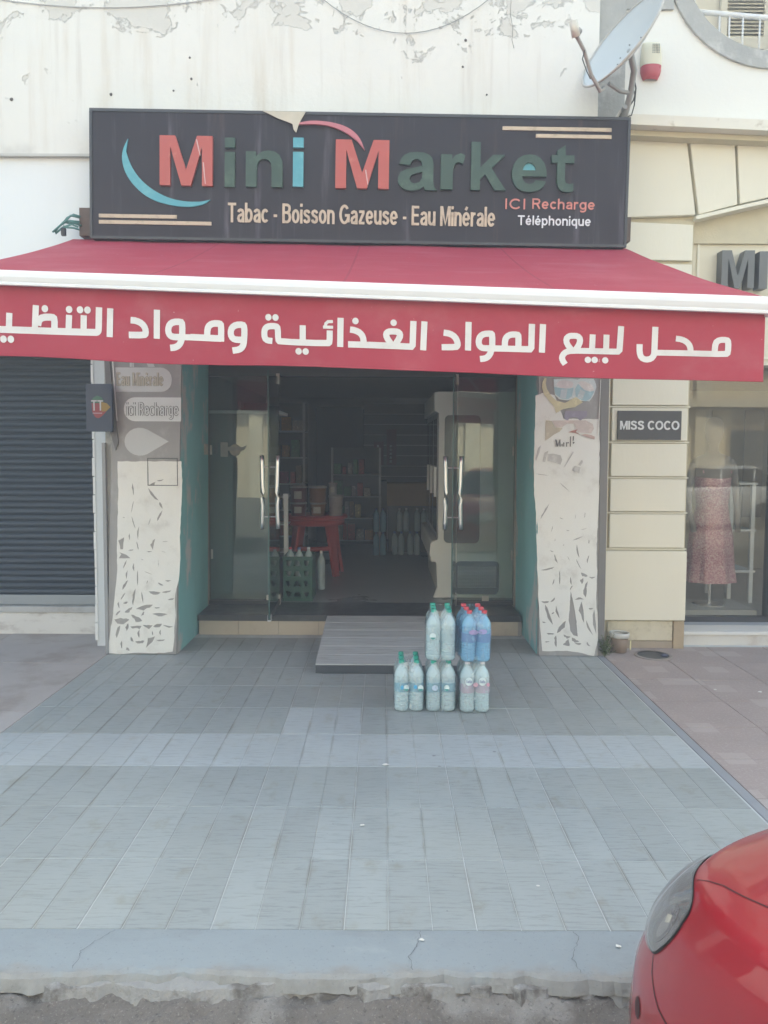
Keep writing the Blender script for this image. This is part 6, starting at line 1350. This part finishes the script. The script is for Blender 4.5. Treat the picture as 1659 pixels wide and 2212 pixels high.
    BX(-3.17, -3.14, -.26, .26, .50, .61).build('number_plate', M('plate_black', (.03, .03, .032), .4), t, world=False)
    for sgn in (1, -1): BX(-3.13, -3.02, min(sgn * .52, sgn * .74), max(sgn * .52, sgn * .74), .68, .84).build('tail_light', M('tail_red', (.45, .03, .03), .2, coat=1), t, world=False, bevel=.02)
    return t
RPAINT = M('red_car_paint', (.30, .003, .013), .45, var=.04, vscale=3, coat=.75, spec=.3)
car(RPAINT, 'bright red car nosing in at the lower right, headlight and fender in view', (1.40, 1.56, -.137), rad(116))
car(M('silver_car_paint', (.55, .56, .57), .3, metal=.5, var=.03, coat=1.0), 'silver car across the street, seen only as a reflection in the shop window', (6.2, -4.6, -.14), rad(180 - 8), False)

# ------------------------------------------------------------------ the sunlit building across the street (seen in the glass)
ob = thing('opposite_building', 'sunlit cream building across the street, seen only as a reflection in the glass', 'building', (3, -14, 0))
OW = M('opposite_stone', (.62, .54, .40), .8, var=.1, vscale=.6, col2=(.50, .43, .32), c2=(.5, .7), c2scale=1)
BX(-22, 26, -20, -14, -.14, 8.5).build('wall', OW, ob)
for k in range(12):
    x = -21 + k * 4
    BX(x, x + .5, -14, -13.75, -.14, 8.6).build('pier', M('opposite_pier', (.66, .60, .48), .8, var=.06), ob)
    for z0_, z1_ in ((0, 2.5), (4.3, 6.3)):
        wn = BX(x + 1.2, x + 3.2, -13.99, -13.93, z0_, z1_).build('window', M('opposite_frame', (.30, .24, .17), .6), ob)
        BX(x + 1.3, x + 3.1, -13.929, -13.92, z0_ + .1, z1_ - .1).build('pane', M('opposite_pane', (.05, .06, .065), .1), wn)
BX(-22, 26, -14, -13.5, 3.2, 3.5).build('cornice', M('opposite_pier', (.6, .5, .4)), ob)

# ------------------------------------------------------------------ small things on the ground
bk = thing('plastic_bucket', 'small translucent plastic tub with a white rim standing at the foot of the right pillar', 'bucket', (1.965, 6.315, .0))
MB().lathe([(.055, .002), (.060, .006), (.072, .135)], (0, 0, 0), 24).build('body', M('dirty_tub', (.36, .27, .20), .4, var=.2, vscale=12, transl=.3), bk, smooth=True, world=False)
MB().lathe([(.070, .125), (.080, .128), (.082, .165), (.076, .168), (.070, .160)], (0, 0, 0), 24, cap=False).build('rim', M('tub_rim', (.60, .60, .56), .4), bk, smooth=True, world=False)
MB().tube([(.082, -.035, .03), (.086, -.03, .105)], .006, 6).build('straw', M('straw_yellow', (.75, .70, .42), .5), bk, world=False)
mh = thing('manhole_cover', 'round rusty drain cover in the pink tiles before the cream pilaster', 'manhole', (2.21, 6.20, 0))
MB().lathe([(.125, .0002), (.125, .005), (.112, .006), (.112, .003), (.10, .0025), (.004, .0025)], (0, 0, 0), 32).build('lid', M('drain_iron', (.075, .072, .066), .75, var=.3, vscale=15), mh, world=False)
MB().lathe([(.126, .0), (.150, .0), (.148, .008), (.128, .010)], (0, 0, 0), 32, cap=False).build('collar', M('drain_collar', (.30, .26, .23), .85, var=.2), mh, world=False)
MB().lathe([(.03, .003), (.032, .012), (.02, .02), (.004, .022)], (.085, -.02, 0), 10).build('cap', M('drain_cap', (.06, .065, .11), .5), mh, world=False)
wd = thing('weed', 'small green weed growing at the foot of the right pillar', 'plant', (1.80, 6.17, 0))
LEAF = M('weed_leaf', (.10, .135, .045), .6, var=.4, vscale=30, transl=.25)
rg = random.Random(5); stems = MB(); lv_ = MB()
for k in range(26):
    a = rg.uniform(0, 6.28); r = rg.uniform(.02, .10); h = rg.uniform(.05, .19); x, y = r * math.cos(a) * 1.0, -abs(r * math.sin(a)) * .6
    stems.tube([(0, -.005, .0), (x * .5, y * .6, h * .6), (x, y, h)], .0016, 4)
    for q in range(9):
        f = .3 + .7 * q / 8; c_ = Vector((x * f, y * f, h * f)); d = Vector((rg.uniform(-1, 1), rg.uniform(-1, .4), rg.uniform(-.3, .8))).normalized(); l = rg.uniform(.010, .022)
        s_ = d.cross(Vector((rg.uniform(-1, 1), rg.uniform(-1, 1), 1))).normalized() * l * .38
        lv_.add([tuple(c_), tuple(c_ + d * l * .5 + s_), tuple(c_ + d * l), tuple(c_ + d * l * .5 - s_)], [(0, 1, 2, 3)])
stems.build('stem', M('weed_stem', (.12, .14, .06), .7), wd, world=False); lv_.build('leaf_mass', LEAF, wd, world=False)
PAP = M('litter_paper', (.70, .69, .64), .7, var=.1)
for k, (x, y, s_, lab) in enumerate(((.015, 3.99, .022, 'tiny beige paper scrap lying on the pale tile row'), (-.09, 3.33, .016, 'thin wooden splinter lying on the grey tiles in the middle'), (.135, 2.53, .010, 'white bit of litter on the grey kerb, left of centre'),
                                     (.60, 2.86, .010, 'white speck of litter on the tiles left of the red car'), (.80, 2.50, .012, 'cigarette end on the kerb beside the red car'), (2.62, 5.25, .018, 'crumpled white paper scrap on the pink tiles'), (2.33, 5.3, .014, 'small white paper scrap on the pink tiles'))):
    m_ = MB(); rg = random.Random(k); zz = .003 if y > 2.59 else .004
    m_.v = [(x + s_ * rg.uniform(.7, 1.1) * math.cos(a), y + s_ * rg.uniform(.4, .9) * math.sin(a), zz + rg.uniform(0, s_ * .3)) for a in (0, 1.2, 2.1, 3.3, 4.4, 5.3)] + [(x, y, zz + s_ * .45)]
    m_.f = [(i, (i + 1) % 6, 6) for i in range(6)]
    tag(m_.build('litter_scrap', PAP), lab, 'litter')
STN = M('dark_stain', (.225, .24, .245), .8, var=.3, vscale=40)
for x, y, r in ((.28, 4.12, .012), (.62, 4.18, .010), (.3, 3.98, .009)):
    m_ = MB(); rg = random.Random(int(x * 100)); n = 14
    zz = .0035 if y < 2.59 else .0016
    m_.add([(x + r * rg.uniform(.75, 1.1) * math.cos(6.283 * k / n), y + r * .8 * rg.uniform(.75, 1.1) * math.sin(6.283 * k / n), zz) for k in range(n)], [tuple(range(n))])
    m_.build('gum_stain', STN, fore)

# ------------------------------------------------------------------ thin scattering air added to imitate the veil of a smudged lens
hz = BX(-64, 64, -64, 64, -1.2, 11.2).build('haze', None)
hm = bpy.data.materials.new('lens_veil_haze'); hm.use_nodes = True; hn = hm.node_tree; hn.nodes.clear()
pv = hn.nodes.new('ShaderNodeVolumePrincipled'); pv.inputs['Color'].default_value = (.95, .95, .96, 1); pv.inputs['Density'].default_value = .022; pv.inputs['Anisotropy'].default_value = 0.0
ho = hn.nodes.new('ShaderNodeOutputMaterial'); hn.links.new(pv.outputs[0], ho.inputs['Volume'])
hz.data.materials.append(hm); tag(hz, 'thin pale haze added to imitate the veil of a smudged lens', 'haze', kind='stuff')
